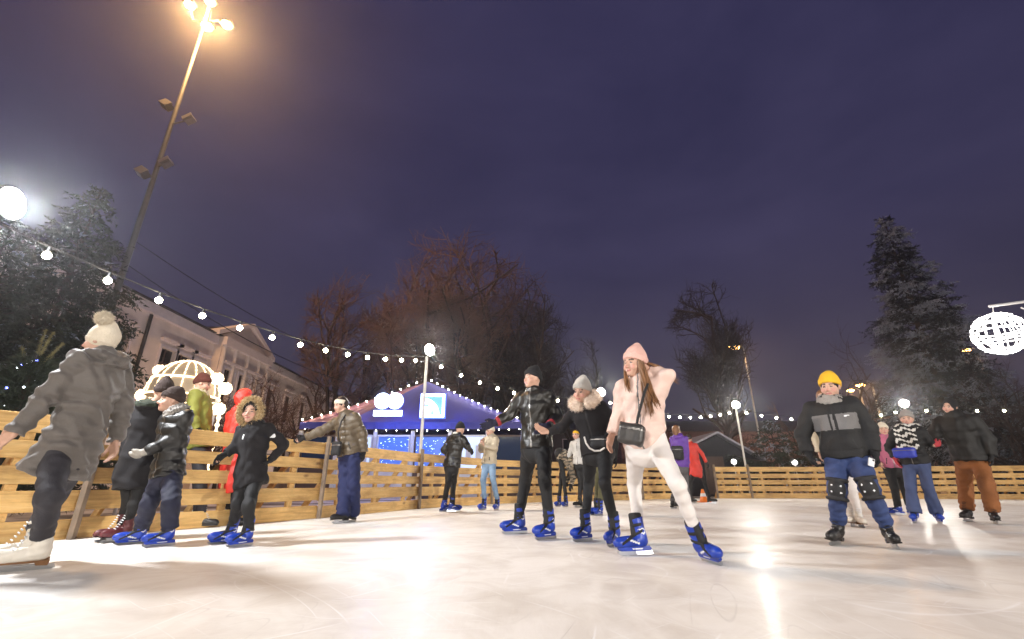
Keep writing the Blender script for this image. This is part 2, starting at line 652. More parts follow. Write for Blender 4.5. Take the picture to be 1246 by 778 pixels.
def person(S):
    x0, y0, sc = S['crop']
    H = S['H']
    k = H / 1.75

    def px(p):
        return (x0 + p[0] / sc, y0 + p[1] / sc)
    # --- feet
    feet = {}
    for sd in 'LR':
        ft = S['foot' + sd]
        a = px(ft['a'])
        g = px(ft['g'])
        if 'Y' in S:
            Yf = S['Y'] + ft.get('dz', 0)
        else:
            Yf = ground(*g)[1] + ft.get('dz', 0)
        con = at(g[0], g[1], Yf)
        con[2] = 0
        an = at(a[0], a[1], Yf)
        if an[2] > .15 * k:
            an = con + (an - con) * (.14 * k / an[2])
        an[2] = max(an[2], .12 * k)
        feet[sd] = dict(con=con, an=an, yaw=ft['yaw'], lift=ft.get('lift', 0))
    Y = S.get('Y', None)
    if Y is None:
        Y = (feet['L']['con'][1] + feet['R']['con'][1]) / 2 + S.get('bdz', 0)
    # --- torso
    pel = at(*px(S['pel']), Y)
    neck = at(*px(S['neck']), Y + S.get('lean', 0))
    head = at(*px(S['head']), Y + S.get('lean', 0) + S.get('hlean', 0))
    hs = (0.6 + 0.4 * k) * S.get('hs', 1.0)
    # keep the head a neck's length away from the shoulders
    hv = head - neck
    head = neck + unit(hv) * np.clip(np.linalg.norm(hv), .15 * hs, .215 * hs)
    az = math.degrees(math.atan2(pel[0], pel[1]))      # yaws are given against the line of sight
    S = dict(S)
    for q in ('yaw', 'pyaw', 'hyaw'):
        if q in S:
            S[q] -= az
    for sd in 'LR':
        feet[sd]['yaw'] -= az
    f = yawdir(S['yaw'])
    axT = unit(neck - pel)
    M = frame_from(f, axT)
    left, fwd = M[0], M[1]
    roll = R(S.get('roll', 0))
    sh_dir = left * math.cos(roll) + axT * math.sin(roll)
    Tl = np.linalg.norm(neck - pel)
    sw = .172 * k * S.get('sw', 1)
    sh = {'L': neck + sh_dir * sw - axT * .055 * k, 'R': neck - sh_dir * sw - axT * .055 * k}
    fp = yawdir(S.get('pyaw', S['yaw']))
    leftp = np.cross([0, 0, 1.0], fp)
    hip = {'L': pel + leftp * .088 * k - [0, 0, .05 * k], 'R': pel - leftp * .088 * k - [0, 0, .05 * k]}

    def reach(par, p, L, sg):
        r = unit(ray(*p))
        t0 = (par - CAM) @ r
        q = CAM + r * t0
        qq = np.linalg.norm(q - par)
        if qq >= L:
            return par + unit(q - par) * min(qq, L * 1.12)
        return CAM + r * (t0 - sg * math.sqrt(L * L - qq * qq))
    el, wr = {}, {}
    LU, LF = .285 * k, .255 * k
    for sd in 'LR':
        a = S.get('arm' + sd)
        if a is None:
            o = 1 if sd == 'L' else -1
            el[sd] = sh[sd] - axT * LU * .97 + left * o * .05 * k - fwd * .03
            wr[sd] = el[sd] - np.array([0, 0, 1]) * LF * .93 + fwd * .10 * k
            continue
        el[sd] = reach(sh[sd], px(a[0]), LU, a[1])
        wr[sd] = reach(el[sd], px(a[2]), LF, a[3])
    kn = {}
    for sd in 'LR':
        p = px(S['knee' + sd])
        Lt = .43 * k
        best = None
        for sg in np.linspace(-1, 1, 17):
            c = reach(hip[sd], p, Lt, sg)
            e = abs(np.linalg.norm(c - feet[sd]['an']) - .42 * k) + abs(np.linalg.norm(c - hip[sd]) - Lt)
            e -= .05 * ((c - (hip[sd] + feet[sd]['an']) / 2) @ fp)
            if best is None or e < best[0]:
                best = (e, c)
        kn[sd] = best[1]
    J = dict(pel=pel, neck=neck, head=head, sh=sh, el=el, wr=wr, hip=hip, kn=kn, an={s: feet[s]['an'] for s in 'LR'})
    org = (feet['L']['con'] + feet['R']['con']) / 2
    org[2] = 0
    root = thing('person', S['label'], 'person', tuple(org), 0, S.get('group'))
    far = Y
    h = max(.0075, .0017 * far)
    pts = np.array([pel, neck, head] + [d[s] for d in (sh, el, wr, hip, kn, J['an']) for s in 'LR'])
    lo, hi = pts.min(0) - .35, pts.max(0) + .35
    # --- head frame
    hf = yawdir(S.get('hyaw', S['yaw']))
    hp = R(S.get('hpitch', 0))
    hr = R(S.get('hroll', 0))
    hl = np.cross([0, 0, 1.0], hf)
    hup = np.array([0, 0, 1.0]) * math.cos(hr) + hl * math.sin(hr)
    hff = hf * math.cos(hp) + hup * math.sin(hp)
    HM = frame_from(hff, hup * math.cos(hp) - hf * math.sin(hp))
    # --- hands
    hands = {}
    for sd in 'LR':
        fd = unit(wr[sd] - el[sd])
        d = fd
        if S.get('hand' + sd):
            hp3 = at(*px(S['hand' + sd]), wr[sd][1] + S.get('handdz' + sd, 0))
            d = unit(hp3 - wr[sd])
        side = left if sd == 'L' else -left
        n = -side + fwd * .2
        n = unit(n - d * (n @ d))
        t = np.cross(n, d) if sd == 'L' else np.cross(d, n)
        if t @ (fwd + np.array([0, 0, .5])) < 0:
            t = -t
        hands[sd] = (d, n, t)
    mit = S.get('mitten', False)
    curl = S.get('curl', .45)
    spread = S.get('spread', .25)
    gl = S.get('gloves')
    spine = Loft([pel, pel + axT * .3 * Tl, neck], [0, .3, 1], left, BODY_S, BODY_W * k * .93, BODY_D * k * .93)

    # --- body: one continuous skin surface
    def f_body(P):
        d, _ = head_field(P, head, HM, hs)
        d = smin(d, rc(P, head - HM[2] * .05 * hs - HM[1] * .02 * hs, neck, .052 * hs, .062 * k), .03)
        d = smin(d, spine(P), .04)
        d = smin(d, rc(P, sh['L'], sh['R'], .055 * k, .055 * k), .05)
        for s in 'LR':
            d = smin(d, rc(P, sh[s], el[s], .05 * k, .040 * k), .03)
            d = smin(d, rc(P, el[s], wr[s], .038 * k, .026 * k), .02)
            for (a, b, ra, rb) in hand_prims(wr[s], *hands[s], k * (.9 if gl else 1.05), curl, spread, False, 0):
                d = smin(d, rc(P, a, b, ra, rb), .006)
            d = smin(d, rc(P, hip[s], kn[s], .070 * k, .048 * k), .03)
            d = smin(d, rc(P, kn[s], kn[s] + (J['an'][s] - kn[s]) * .72, .048 * k, .034 * k), .02)
        return d
    V, Q = surface(f_body, lo, hi, h)
    fc = V[Q].mean(1)
    _, q = head_field(fc.astype(f32), head, HM, hs)
    ax_ = np.abs(q[:, 0])
    mi = np.zeros(len(Q), int)
    front = q[:, 1] > .065
    mi[(q[:, 1] > .05) & ((np.hypot(ax_ - .046, q[:, 2] + .026) < .020) | ((ax_ < .014) & (np.abs(q[:, 2] + .026) < .014) & (q[:, 1] > .1)))] = 4
    mi[front & (ax_ < .025) & (np.abs(q[:, 2] + .059) < .0085) & (q[:, 1] > .085)] = 1
    mi[front & (np.abs(ax_ - .032) < .0125) & (np.abs(q[:, 2] - .009) < .0065)] = 2
    mi[front & (np.abs(ax_ - .034) < .018) & (np.abs(q[:, 2] - .034) < .0055)] = 3
    link_mesh('body', mesh_np('body', V - org, Q, [SKIN, LIP, EYE, BROW, FLUSH], True, mi), root)

    seed = int(abs(org[0]) * 977 + abs(org[1]) * 131) % 9999
    # --- trousers
    T = S['trousers']
    rt, rk, ra = [x * k for x in T.get('r', (.095, .066, .052))]
    hemz = T.get('hem', .03)

    def f_tr(P):
        lf = Loft([pel - axT * .18 * Tl, pel, pel + axT * .32 * Tl], [-.18, 0, .32], left, BODY_S, BODY_W * k + .004, BODY_D * k + .004)
        d = lf(P)
        g = folds(P, seed + 5, .11 * k, T.get('fold', .004) * k)
        for s in 'LR':
            a, t1, L1 = rc(P, hip[s], kn[s], rt, rk, True)
            b, t2, L2 = rc(P, kn[s], J['an'][s], rk, ra, True)
            low = np.clip(t2 * 1.5 - .5, 0, 1)
            b = b + np.sin(t2 * L2 * 2 * math.pi / .065) * T.get('stack', .003) * k * low
            leg = smin(a, b, .03)
            ax = unit(kn[s] - J['an'][s])
            cut = J['an'][s] + ax * hemz * k
            leg = np.maximum(leg, -((P - cut.astype(f32)) @ ax.astype(f32)))
            d = smin(d, leg, .03)
        return d + g
    V, Q = surface(f_tr, lo, hi, h)
    mi = None
    mm = [T['mat']]
    if 'paint' in T:
        fc = V[Q].mean(1).astype(f32)
        tl = {}
        for s in 'LR':
            tl[s] = (rc(fc, hip[s], kn[s], rt, rk, True)[:2], rc(fc, kn[s], J['an'][s], rk, ra, True)[:2])
        mi = T['paint'](fc, tl)
        mm = [T['mat']] + T['mats']
    link_mesh('trousers', mesh_np('trousers', V - org, Q, mm, True, mi), root)

    # --- jacket
    C = S['jacket']
    off = C.get('off', .018) * k
    hem = at(*px(C['hem']), Y + C.get('hemdz', 0))
    hv = hem - pel
    if hv @ axT > -.02:       # hem above the pelvis: keep it on the spine
        hem = pel + axT * (hv @ axT) if C.get('short') else pel - axT * .04
    hem_s = -np.linalg.norm(hem - pel) / Tl * (1 if (hem - pel) @ axT < 0 else -1)
    fl = C.get('flare', .0) * k
    ts = BODY_S.copy()
    tw = BODY_W * k + off
    td = BODY_D * k + off * 1.15
    ts = np.concatenate([[-2.0], ts])
    wide = C.get('wide', 0) * k
    tw = np.concatenate([[tw[0] + fl * 1.6], tw + wide + fl * np.clip(-BODY_S, 0, 1)])
    td = np.concatenate([[td[0] + fl * 1.6], td + wide * .7 + fl * np.clip(-BODY_S, 0, 1)])
    if hem_s < -.02:
        jl = Loft([hem, pel, neck + axT * .01], [hem_s, 0, 1], left, ts, tw, td)
        hax = unit(pel - hem)
    else:
        jl = Loft([pel, neck + axT * .01], [0, 1], left, ts, tw, td)
        hax = axT
    r0, r1, r2 = [x * k for x in C.get('sleeve', (.070, .060, .050))]
    qp, qa = C.get('quilt', (0, 0))
    fa = C.get('fold', .006) * k
    cuff = C.get('cuff', .0)

    def quilt(L, w=None):
        return (np.abs(np.sin(math.pi * L / qp)) ** .55 - .62) * qa if qp else 0.0

    def f_ja(P, full=False):
        d, u, v, sg = jl(P, True)
        d0 = d
        if qp:
            d = d - quilt(sg * Tl + .015 * np.sin(u * 14))
        d = d - C.get('belly', 0) * np.exp(-((sg - .2) / .3) ** 2) * np.clip(v / .1, 0, 1)
        sd = rc(P, sh['L'] - sh_dir * .02, sh['R'] + sh_dir * .02, r0 * .95, r0 * .95)
        d = smin(d, sd, .06)
        if C.get('zip', True):
            d = d + np.where(v > 0, .004 * np.exp(-(u / .010) ** 2), 0)
        hp_ = hem.astype(f32) if hem_s < -.02 else pel.astype(f32)
        cutd = -((P - hp_) @ hax.astype(f32))
        d = smax(d, cutd + .004 * np.sin(u * 40), .015)
        arms = {}
        for s in 'LR':
            a, t1, L1 = rc(P, sh[s], el[s], r0, r1, True)
            b, t2, L2 = rc(P, el[s], wr[s], r1, r2, True)
            if qp:
                a = a - quilt(t1 * L1)
                b = b - quilt(t2 * L2 + .03)
            else:
                b = b + np.sin(t2 * L2 * 2 * math.pi / .055 + 1) * .0035 * k * np.clip(1.1 - t2, 0, 1) * np.clip(t2 * 6, 0, 1)
            ax = unit(wr[s] - el[s])
            b = np.maximum(b, ((P - (wr[s] + ax * cuff).astype(f32)) @ ax.astype(f32)))
            arm = smin(a, b, .025)
            arms[s] = (arm, t1, t2, a, b)
            d = smin(d, arm, .025)
        if full:
            return d0, u, v, sg, arms
        cr = C.get('collar', .03) * k
        if cr:
            d = smin(d, torus(P, neck + axT * .022 * k, M, .066 * k, .068 * k, cr), .025)
        if C.get('hood'):
            hc = neck - fwd * .075 * k + axT * .015 * k
            HT = frame_from(fwd + axT * .55, axT - fwd * .55)
            d = smin(d, torus(P, hc, HT, .085 * k, .085 * k, .045 * k) + folds(P, seed + 3, .05, .004), .02)
        return d + folds(P, seed, .14 * k, fa)
    V, Q = surface(f_ja, lo, hi, h)
    fc = V[Q].mean(1).astype(f32)
    d0, u, v, sg, arms = f_ja(fc, True)
    on_arm = np.minimum(arms['L'][0], arms['R'][0]) < d0 - .005
    if 'paint' in C:
        mi = np.asarray(C['paint'](fc, u / k, v / k, sg, arms, on_arm)).astype(int)
        mm = [C['mat']] + C['mats']
    else:
        mi = np.zeros(len(Q), int)
        mm = [C['mat']]
        if C.get('zip', True):
            mm.append(ZIPM)
            mi[(np.abs(u / k) < .006) & (v > 0) & ~on_arm] = 1
    if C.get('name', 'jacket') == 'jacket' and C.get('pockets', True):          # slanted pocket slits
        mm.append(BLACKP)
        pk = (np.abs(np.abs(u / k) - .115 + (sg - .16) * .16) < .0055) & (np.abs(sg - .16) < .10) & (v > 0) & ~on_arm
        mi[pk] = len(mm) - 1
    link_mesh(C.get('name', 'jacket'), mesh_np('jacket', V - org, Q, mm, True, mi), root)

    # --- gloves
    if gl:
        for s in 'LR':
            pr = hand_prims(wr[s], *hands[s], k * 1.05, curl, spread, mit, .0035)

            def f_gl(P):
                d = rc(P, wr[s] - unit(wr[s] - el[s]) * .05 * k, wr[s] + hands[s][0] * .02, r2 * .86, .036 * k)
                for (a, b, ra_, rb_) in pr:
                    d = smin(d, rc(P, a, b, ra_, rb_), .008 if not mit else .02)
                return d
            V, Q = surface(f_gl, wr[s] - .25, wr[s] + .25, max(.005, h * .7))
            link_mesh('mitten' if mit else 'glove', mesh_np('glove', V - org, Q, gl), root)

    # --- headwear
    hc = lambda q: head + (np.array(q) * hs) @ HM
    I = np.eye(3)

    def loc(P):
        return ((P - head.astype(f32)) @ HM.T.astype(f32)) / hs
    hb = head - .3 * hs, head + .36 * hs
    hh = max(.006, h * .75)
    for hat in S.get('hats', []):
        kind = hat['kind']
        if kind == 'beanie':
            zt = hat.get('tall', .0)
            zc = hat.get('low', 0.0)

            def f_hat(P):
                q = loc(P)
                d = ell(q, (0, -.014, .048), I, (.091, .111, .112))
                d = smin(d, rc(q, (0, -.02, .11), (0, -.045, .135 + zt), .045, .026 if zt else .03), .06)
                cut = (-(q[:, 2] - .050 + zc) + (q[:, 1] - .09) * .38) / 1.07
                ang = np.arctan2(q[:, 0], q[:, 1] + .014)
                d = d + .0013 * np.sin(ang * 34)
                band = np.maximum(np.maximum(d - .008, cut), -(cut + .055))
                return np.minimum(np.maximum(d, cut), band) * hs
            V, Q = surface(f_hat, *hb, hh)
            ho = link_mesh('beanie', mesh_np('beanie', V - org, Q, hat['mat']), root)
            if hat.get('pom'):
                pc = hc(hat.get('pomat', (0, -.055, .185)))

                def f_pom(P):
                    return np.linalg.norm(P - pc.astype(f32), axis=1) - .052 * hs + folds(P, 4, .03, .004)
                V, Q = surface(f_pom, pc - .09, pc + .09, .008)
                link_mesh('pompom', mesh_np('pompom', V - org, Q, hat['mat']), ho)
                fur('pompom_fluff', V, Q, hat['mat'], 1600, .024, .0022, 3, ho, org, down=.1)
        elif kind == 'band':
            def f_hat(P):
                q = loc(P)
                d = ell(q, (0, -.014, .042), I, (.090, .110, .108))
                cut = (-(q[:, 2] - .045) + (q[:, 1] - .09) * .3)
                return np.maximum(np.maximum(d, cut), -(cut + .075)) * hs
            V, Q = surface(f_hat, *hb, hh)
            link_mesh('headband', mesh_np('headband', V - org, Q, hat['mat']), root)
        elif kind == 'hood':
            op = hat.get('open', .075)

            def f_hat(P):
                q = loc(P)
                d = ell(q, (0, -.035, .03), I, (.112, .128, .138))
                d = smin(d, rc(q, (0, -.02, -.06), (0, -.02, -.15), .09, .10), .05)
                face = ell(q, (0, .13, -.005), I, (op, .115, op * 1.28))
                d = smax(d, -face, .018)
                return d * hs + folds(P, seed + 8, .07, .005)
            V, Q = surface(f_hat, *hb, hh)
            link_mesh('hood', mesh_np('hood', V - org, Q, hat['mat']), root)
        elif kind == 'balaclava':
            def f_hat(P):
                q = loc(P)
                d = ell(q, (0, -.012, .035), I, (.088, .108, .112))
                d = smin(d, ell(q, (0, .022, -.055), I, (.068, .072, .075)), .045)
                d = smin(d, rc(q, (0, -.01, -.08), (0, -.02, -.16), .066, .075), .03)
                face = ell(q, (0, .11, .0), I, (.060, .07, .078))
                return smax(d, -face, .01) * hs
            V, Q = surface(f_hat, *hb, hh)
            link_mesh('hood', mesh_np('hood', V - org, Q, hat['mat']), root)
        elif kind == 'fur_rim':
            cen = hc((0, .045, .008))
            RM = frame_from(HM[2], HM[1])

            def f_hat(P):
                return torus(P, cen, RM, .108 * hs, .136 * hs, .028 * hs) + folds(P, 9, .035, .006)
            V, Q = surface(f_hat, *hb, hh)
            ho = link_mesh('fur_trim', mesh_np('fur_trim', V - org, Q, hat['mat']), root)
            fur('fur_strands', V, Q, hat['mat2'], 2600, .032, .0028, 5, ho, org)
        elif kind == 'hair':
            pol = hat.get('long', 0)

            def f_hat(P):
                q = loc(P)
                d = ell(q, (0, -.025, .04), I, (.088, .108, .108))
                face = ell(q, (0, .11, -.02), I, (.062, .09, .095))
                d = smax(d, -face, .015)
                if pol:
                    d = smin(d, rc(q, (0, -.06, .0), (0, -.075, -pol), .07, .045), .05)
                return d * hs + .002 * np.sin(q[:, 0] * 320)
            V, Q = surface(f_hat, *hb, hh)
            link_mesh('hair', mesh_np('hair', V - org, Q, hat['mat']), root)
        elif kind == 'snood':
            NM = frame_from(hf + np.array([0, 0, -.1]), unit(head - neck) + hf * .1)

            def f_hat(P):
                d = torus(P, neck + unit(head - neck) * .045 * hs, NM, .072 * hs, .080 * hs, .030 * hs)
                d = smin(d, torus(P, neck + unit(head - neck) * .005 * hs, NM, .092 * hs, .097 * hs, .034 * hs), .02)
                return d + folds(P, seed + 2, .04, .007)
            V, Q = surface(f_hat, *hb, hh)
            link_mesh('neck_warmer', mesh_np('neck_warmer', V - org, Q, hat['mat']), root)
        elif kind == 'fur_collar':
            NM = frame_from(fwd - axT * .35, axT + fwd * .35)

            def f_hat(P):
                c0 = neck + axT * .05 * k - fwd * .0
                d = torus(P, c0, NM, .125 * k, .12 * k, .062 * k)
                q = (P - c0.astype(f32)) @ NM.T.astype(f32)
                gap = np.maximum(np.abs(q[:, 0]) - .025 * k, -(q[:, 1] - .05 * k))
                return smax(d, -gap, .03) + folds(P, 19, .06, .008)
            V, Q = surface(f_hat, neck - .4, neck + .4, hh)
            ho = link_mesh('fur_collar', mesh_np('fur_collar', V - org, Q, hat['mat']), root)
            fur('fur_strands', V, Q, hat['mat2'], 5000, .030, .0022, 6, ho, org)

    # --- skates
    for s in 'LR':
        ft = feet[s]
        fy = yawdir(ft['yaw'])
        lean = unit(ft['an'] - ft['con']) + .9 * unit(kn[s] - ft['an'])
        lean = lean - fy * (lean @ fy)
        FM = frame_from(fy, unit(lean) if np.linalg.norm(lean) > .01 else (0, 0, 1))
        # keep the runner flat on the ice
        m4 = Matrix.Identity(4)
        xr = np.cross(FM[1], FM[2])
        for i in range(3):
            m4[i][0], m4[i][1], m4[i][2] = xr[i], FM[1][i], FM[2][i]
        s_ = float(np.clip(k, .82, 1.05)) * .95 * S.get('bs', 1.0)
        p = ft['con'] + fy * .034 * k - org
        fr_ = np.clip((.24 * k - ft['an'][2]) / max(.05, kn[s][2] - ft['an'][2]), 0, .6)
        dl = (ft['an'] + (kn[s] - ft['an']) * fr_) - (ft['con'] + FM[2] * .24 * k)      # shaft round the shin
        dl[2] = 0
        p = p + dl * min(1.0, .06 / (np.linalg.norm(dl) + 1e-6)) * .85
        m4.translation = Vector((p[0], p[1], ft['lift'] + .001))
        if S.get('skates') != 'none':
            bp = boot_parts(S['skates'])
            sk = link_mesh('shoe' if S['skates'] == 'shoe' else 'skate', bp[0][1], root)
            if S['skates'] == 'shoe':
                m4.translation.z -= .03
            sk.matrix_basis = m4 @ Matrix.Scale(s_, 4)
            for nm, me in bp[1:]:
                link_mesh(nm, me, sk)
    for fn in S.get('extra', []):
        fn(root, org, J, HM, hs, M, k, px, Y)
    if 'dbg' in S or True:
        print('PERSON %-28s Y %.2f T %.2f legs %.2f/%.2f %.2f/%.2f (want %.2f) arms %.2f %.2f top %.2f' % (
            S['label'][:28], Y, Tl / k, *[np.linalg.norm(a[s] - b[s]) / k for s in 'LR' for a, b in ((hip, kn), (kn, J['an']))], .42,
            np.linalg.norm(el['L'] - wr['L']) / k, np.linalg.norm(el['R'] - wr['R']) / k, head[2] + .13))
    return root, J




# ------------------------------------------------------------------ cloth
def cloth(n, c, rough=.8, **kw):
    kw.setdefault('var', .15)
    kw.setdefault('bump', .25)
    kw.setdefault('bscale', 90)
    return mat(n, c, rough, **kw)


GREYCOAT = cloth('grey_coat_cloth', (.105, .092, .082), .62, vscale=9, sheen=.2)
CREAM = cloth('cream_knit', (.78, .70, .56), .9, bscale=120, bump=.5)
CHAR = cloth('charcoal_trouser_cloth', (.028, .026, .032), .75)
BLACKC = cloth('black_cloth', (.008, .008, .009), .75)
BLACKW = cloth('black_wool', (.009, .008, .010), .9)
NYLON = cloth('black_nylon', (.010, .0095, .009), .40, vscale=14)
LEATH = cloth('black_quilted_leather', (.014, .013, .011), .30, vscale=18, bump=.2)
OLIVE = cloth('olive_nylon', (.105, .078, .048), .42, vscale=10)
NAVY = cloth('navy_denim', (.012, .018, .075), .8, bscale=160)
DKNAVY = cloth('dark_navy_cloth', (.012, .014, .035), .75)
DENIM = cloth('blue_denim', (.030, .052, .150), .8, vscale=5, var=.3, bscale=160)
LTDENIM = cloth('light_denim', (.20, .31, .46), .8, vscale=7, var=.25)
BEIGE = cloth('beige_nylon', (.47, .40, .29), .6)
PINKJ = cloth('blush_jacket', (.72, .53, .46), .55, bump=.15)
PINKH = cloth('pink_knit', (.72, .44, .38), .9, bscale=120, bump=.5)
WHITEL = cloth('white_leggings', (.74, .70, .67), .65, var=.05, bump=.1)
GREYK = cloth('light_grey_knit', (.46, .44, .40), .9, bscale=120, bump=.5)
FURC = cloth('cream_fur', (.88, .74, .62), .95)
FURD = cloth('tan_fur', (.36, .25, .12), .95)
FURL = cloth('pale_fur', (.60, .46, .27), .95)
BROWNK = cloth('dark_brown_knit', (.035, .020, .016), .9, bscale=120, bump=.5)
BLACKK = cloth('black_knit', (.010, .010, .012), .9, bscale=120, bump=.5)
YELLOW = cloth('yellow_knit', (.80, .47, .02), .85, bscale=120, bump=.5)
GREYF = cloth('grey_fleece', (.30, .28, .26), .9, bump=.5)
GREYP = cloth('grey_panel_cloth', (.155, .15, .15), .75)
RED = cloth('red_nylon', (.62, .035, .02), .5)
REDK = cloth('red_band', (.36, .03, .04), .8)
LIME = cloth('olive_green_cloth', (.20, .20, .03), .75)
PURPLE = cloth('purple_nylon', (.13, .045, .34), .55)
BROWNT = cloth('rust_brown_cloth', (.24, .085, .022), .8)
CAMO1 = cloth('camouflage_cloth', (.17, .13, .09), .75, var=.75, vscale=9)
PALEG = cloth('pale_grey_cloth', (.50, .49, .47), .7)
PINKV = cloth('pink_nylon', (.48, .13, .22), .6)
HAIRB = mat('brown_hair', (.20, .095, .040), .45, var=.35, vscale=40, stretch=(1, 1, .12))
HAIRD = mat('dark_hair', (.035, .022, .018), .5, var=.3, vscale=40)
ZIPM = mat('zip_metal', (.22, .21, .20), .35, metal=.8, var=0)
CHAINM = mat('white_chain', (.82, .81, .78), .35, var=.05)
BAGL = cloth('dark_grey_leather', (.035, .032, .030), .38, bump=.15)
SCARFM = cloth('scarf_black_white', (.30, .30, .29), .85, var=.95, vscale=16)

CR = dict(A1=(0, 370, 4.577), A2=(0, 530, 4.322), A3=(125, 440, 3.244), A4=(215, 440, 3.241), A5=(345, 460, 4.096),
          A6=(515, 490, 5.187), A7=(640, 490, 5.187), A8=(780, 490, 5.187), B1=(580, 430, 3.242), B2=(660, 440, 3.242),
          B3=(730, 410, 2.683), B4=(960, 440, 3.242), B5=(1060, 470, 4.58), B6=(1120, 470, 4.325), C5=(140, 420, 7.075),
          P=(0, 0, 1.0))


def zip_paint(fc, u, v, sg, arms, on_arm):
    return ((np.abs(u) < .009) & (v > 0) & ~on_arm).astype(int)


def man_paint(fc, u, v, sg, arms, on_arm):
    mi = zip_paint(fc, u, v, sg, arms, on_arm)
    for s in 'LR':
        a, t1, t2, da, db = arms[s]
        m = on_arm & (db < .03) & (db < da) & (t2 > .74) & (t2 < .93)
        mi[m] = 2
    mi[(sg < .0) & ~on_arm & (sg < -.10)] = 3
    return mi


def yellow_paint(fc, u, v, sg, arms, on_arm):
    f = (v > 0) & ~on_arm
    mi = np.zeros(len(u), int)
    mi[f & (sg > .44) & (sg < .74) & (np.abs(u) < .205)] = 1
    mi[f & (np.abs(u - .0) < .012)] = 0
    mi[f & (np.abs(u + .042) < .008) & (sg > .44) & (sg < .74)] = 0
    mi[f & (np.abs(u - .105) < .022) & (np.abs(sg - .69) < .012)] = 2
    return mi


def pink_paint(fc, u, v, sg, arms, on_arm):
    return ((np.abs(u) < .007) & (v > 0) & ~on_arm).astype(int)


def fur_paint(fc, u, v, sg, arms, on_arm):
    mi = np.zeros(len(u), int)
    f = (v > 0) & ~on_arm
    mi[f & (np.abs(u + .07) < .012) & (np.abs(sg - .72) < .05)] = 1
    a, t1, t2, da, db = arms['L']
    mi[on_arm & (da < .02) & (np.abs(t1 - .45) < .10) & (arms['L'][0] < arms['R'][0]) & (v > .02)] = 1
    return mi


def camo_paint(fc, u, v, sg, arms, on_arm):
    n = folds(fc, 77, .10, 1.0)
    n2 = folds(fc, 78, .13, 1.0)
    return np.where(n > .35, 1, np.where(n2 > .45, 2, 0))


def knee_pads(root, org, J, HM, hs, M, k, px, Y):
    for s in 'LR':
        kn, hip, an = J['kn'][s], J['hip'][s], J['an'][s]
        ax = unit(unit(hip - kn) + unit(kn - an))
        KM = frame_from(M[1] - ax * (M[1] @ ax), ax)
        c = kn + KM[1] * .045 * k

        def f(P):
            d = ell(P, c, KM, (.072 * k, .055 * k, .105 * k))
            cap = ell(P, c + KM[1] * .030 * k, KM, (.050 * k, .036 * k, .062 * k))
            d = smin(d, cap, .012)
            for dz in (-.085, .085):
                ring = torus(P, kn + ax * dz * k, KM, .076 * k, .076 * k, .016 * k)
                d = smin(d, ring, .012)
            return d
        V, Q = surface(f, kn - .25, kn + .25, .007)
        fc = V[Q].mean(1)
        q = (fc - c) @ KM.T
        mi = np.zeros(len(Q), int)
        for ux, uz in ((-.036, .03), (.036, .03), (-.036, -.03), (.036, -.03)):
            mi[(np.hypot(q[:, 0] - ux * k, q[:, 2] - uz * k) < .008) & (q[:, 1] > 0)] = 1
        link_mesh('knee_pad', mesh_np('knee_pad', V - org, Q, [BLACKP, WHITEP], True, mi), root)


def long_hair(root, org, J, HM, hs, M, k, px, Y):
    """long brown hair falling over the chest on both sides and blown back at the shoulder"""
    r = random.Random(5)
    mb = MB()
    h = J['head']

    def L(q):
        return h + (np.array(q) * hs) @ HM

    def lock(a, b, c, d, n, sp, w):
        for i in range(n):
            j = [np.array([r.gauss(0, sp), r.gauss(0, sp), r.gauss(0, sp)]) for _ in range(4)]
            p0, p1, p2, p3 = a + j[0] * .5, b + j[1] * .8, c + j[2], d + j[3] * 1.3
            pts = []
            for t in np.linspace(0, 1, 9):
                pts.append((1 - t) ** 3 * p0 + 3 * (1 - t) ** 2 * t * p1 + 3 * (1 - t) * t * t * p2 + t ** 3 * p3)
            ww = w * r.uniform(.7, 1.2)
            mb.tube(pts, [ww * x for x in (.7, 1, 1.1, 1.1, 1, .95, .8, .6, .15)], 5)
    front = M[1]
    lf = M[0]
    chest = J['neck'] - np.array([0, 0, 1]) * .12 * k
    # image-right lock: long, straight to the belly
    lock(L((.075, .03, .03)), L((.095, .03, -.12)), chest + lf * .075 + front * .15 * k, chest + lf * .10 + front * .19 * k - np.array([0, 0, .20 * k]), 34, .014, .009)
    lock(L((.085, .0, .0)), L((.11, .0, -.12)), chest + lf * .11 + front * .13 * k, chest + lf * .16 + front * .18 * k - np.array([0, 0, .12 * k]), 22, .016, .008)
    lock(L((-.072, .04, .03)), L((-.09, .05, -.08)), chest - lf * .09 + front * .13 * k + np.array([0, 0, .10]), chest - lf * .075 + front * .15 * k + np.array([0, 0, .02]), 20, .012, .008)
    lock(L((.05, -.08, .02)), L((.10, -.10, -.08)), L((.0, -.12, -.15)), L((-.02, -.12, -.25)), 24, .02, .009)
    # strands blowing out beside the raised sleeve
    tip = at(*px((258, 148)), Y + .12)
    lock(L((.07, -.07, .0)), L((.22, -.08, -.02)), (L((.2, -.08, -.1)) + tip) / 2, tip, 16, .018, .005)
    mb.build('hair', HAIRB, root, loc=tuple(-org))


SK = 'skaters on the ice'
people = {}


def add(key, **S):
    S['crop'] = CR[S['crop']]
    people[key] = person(S)


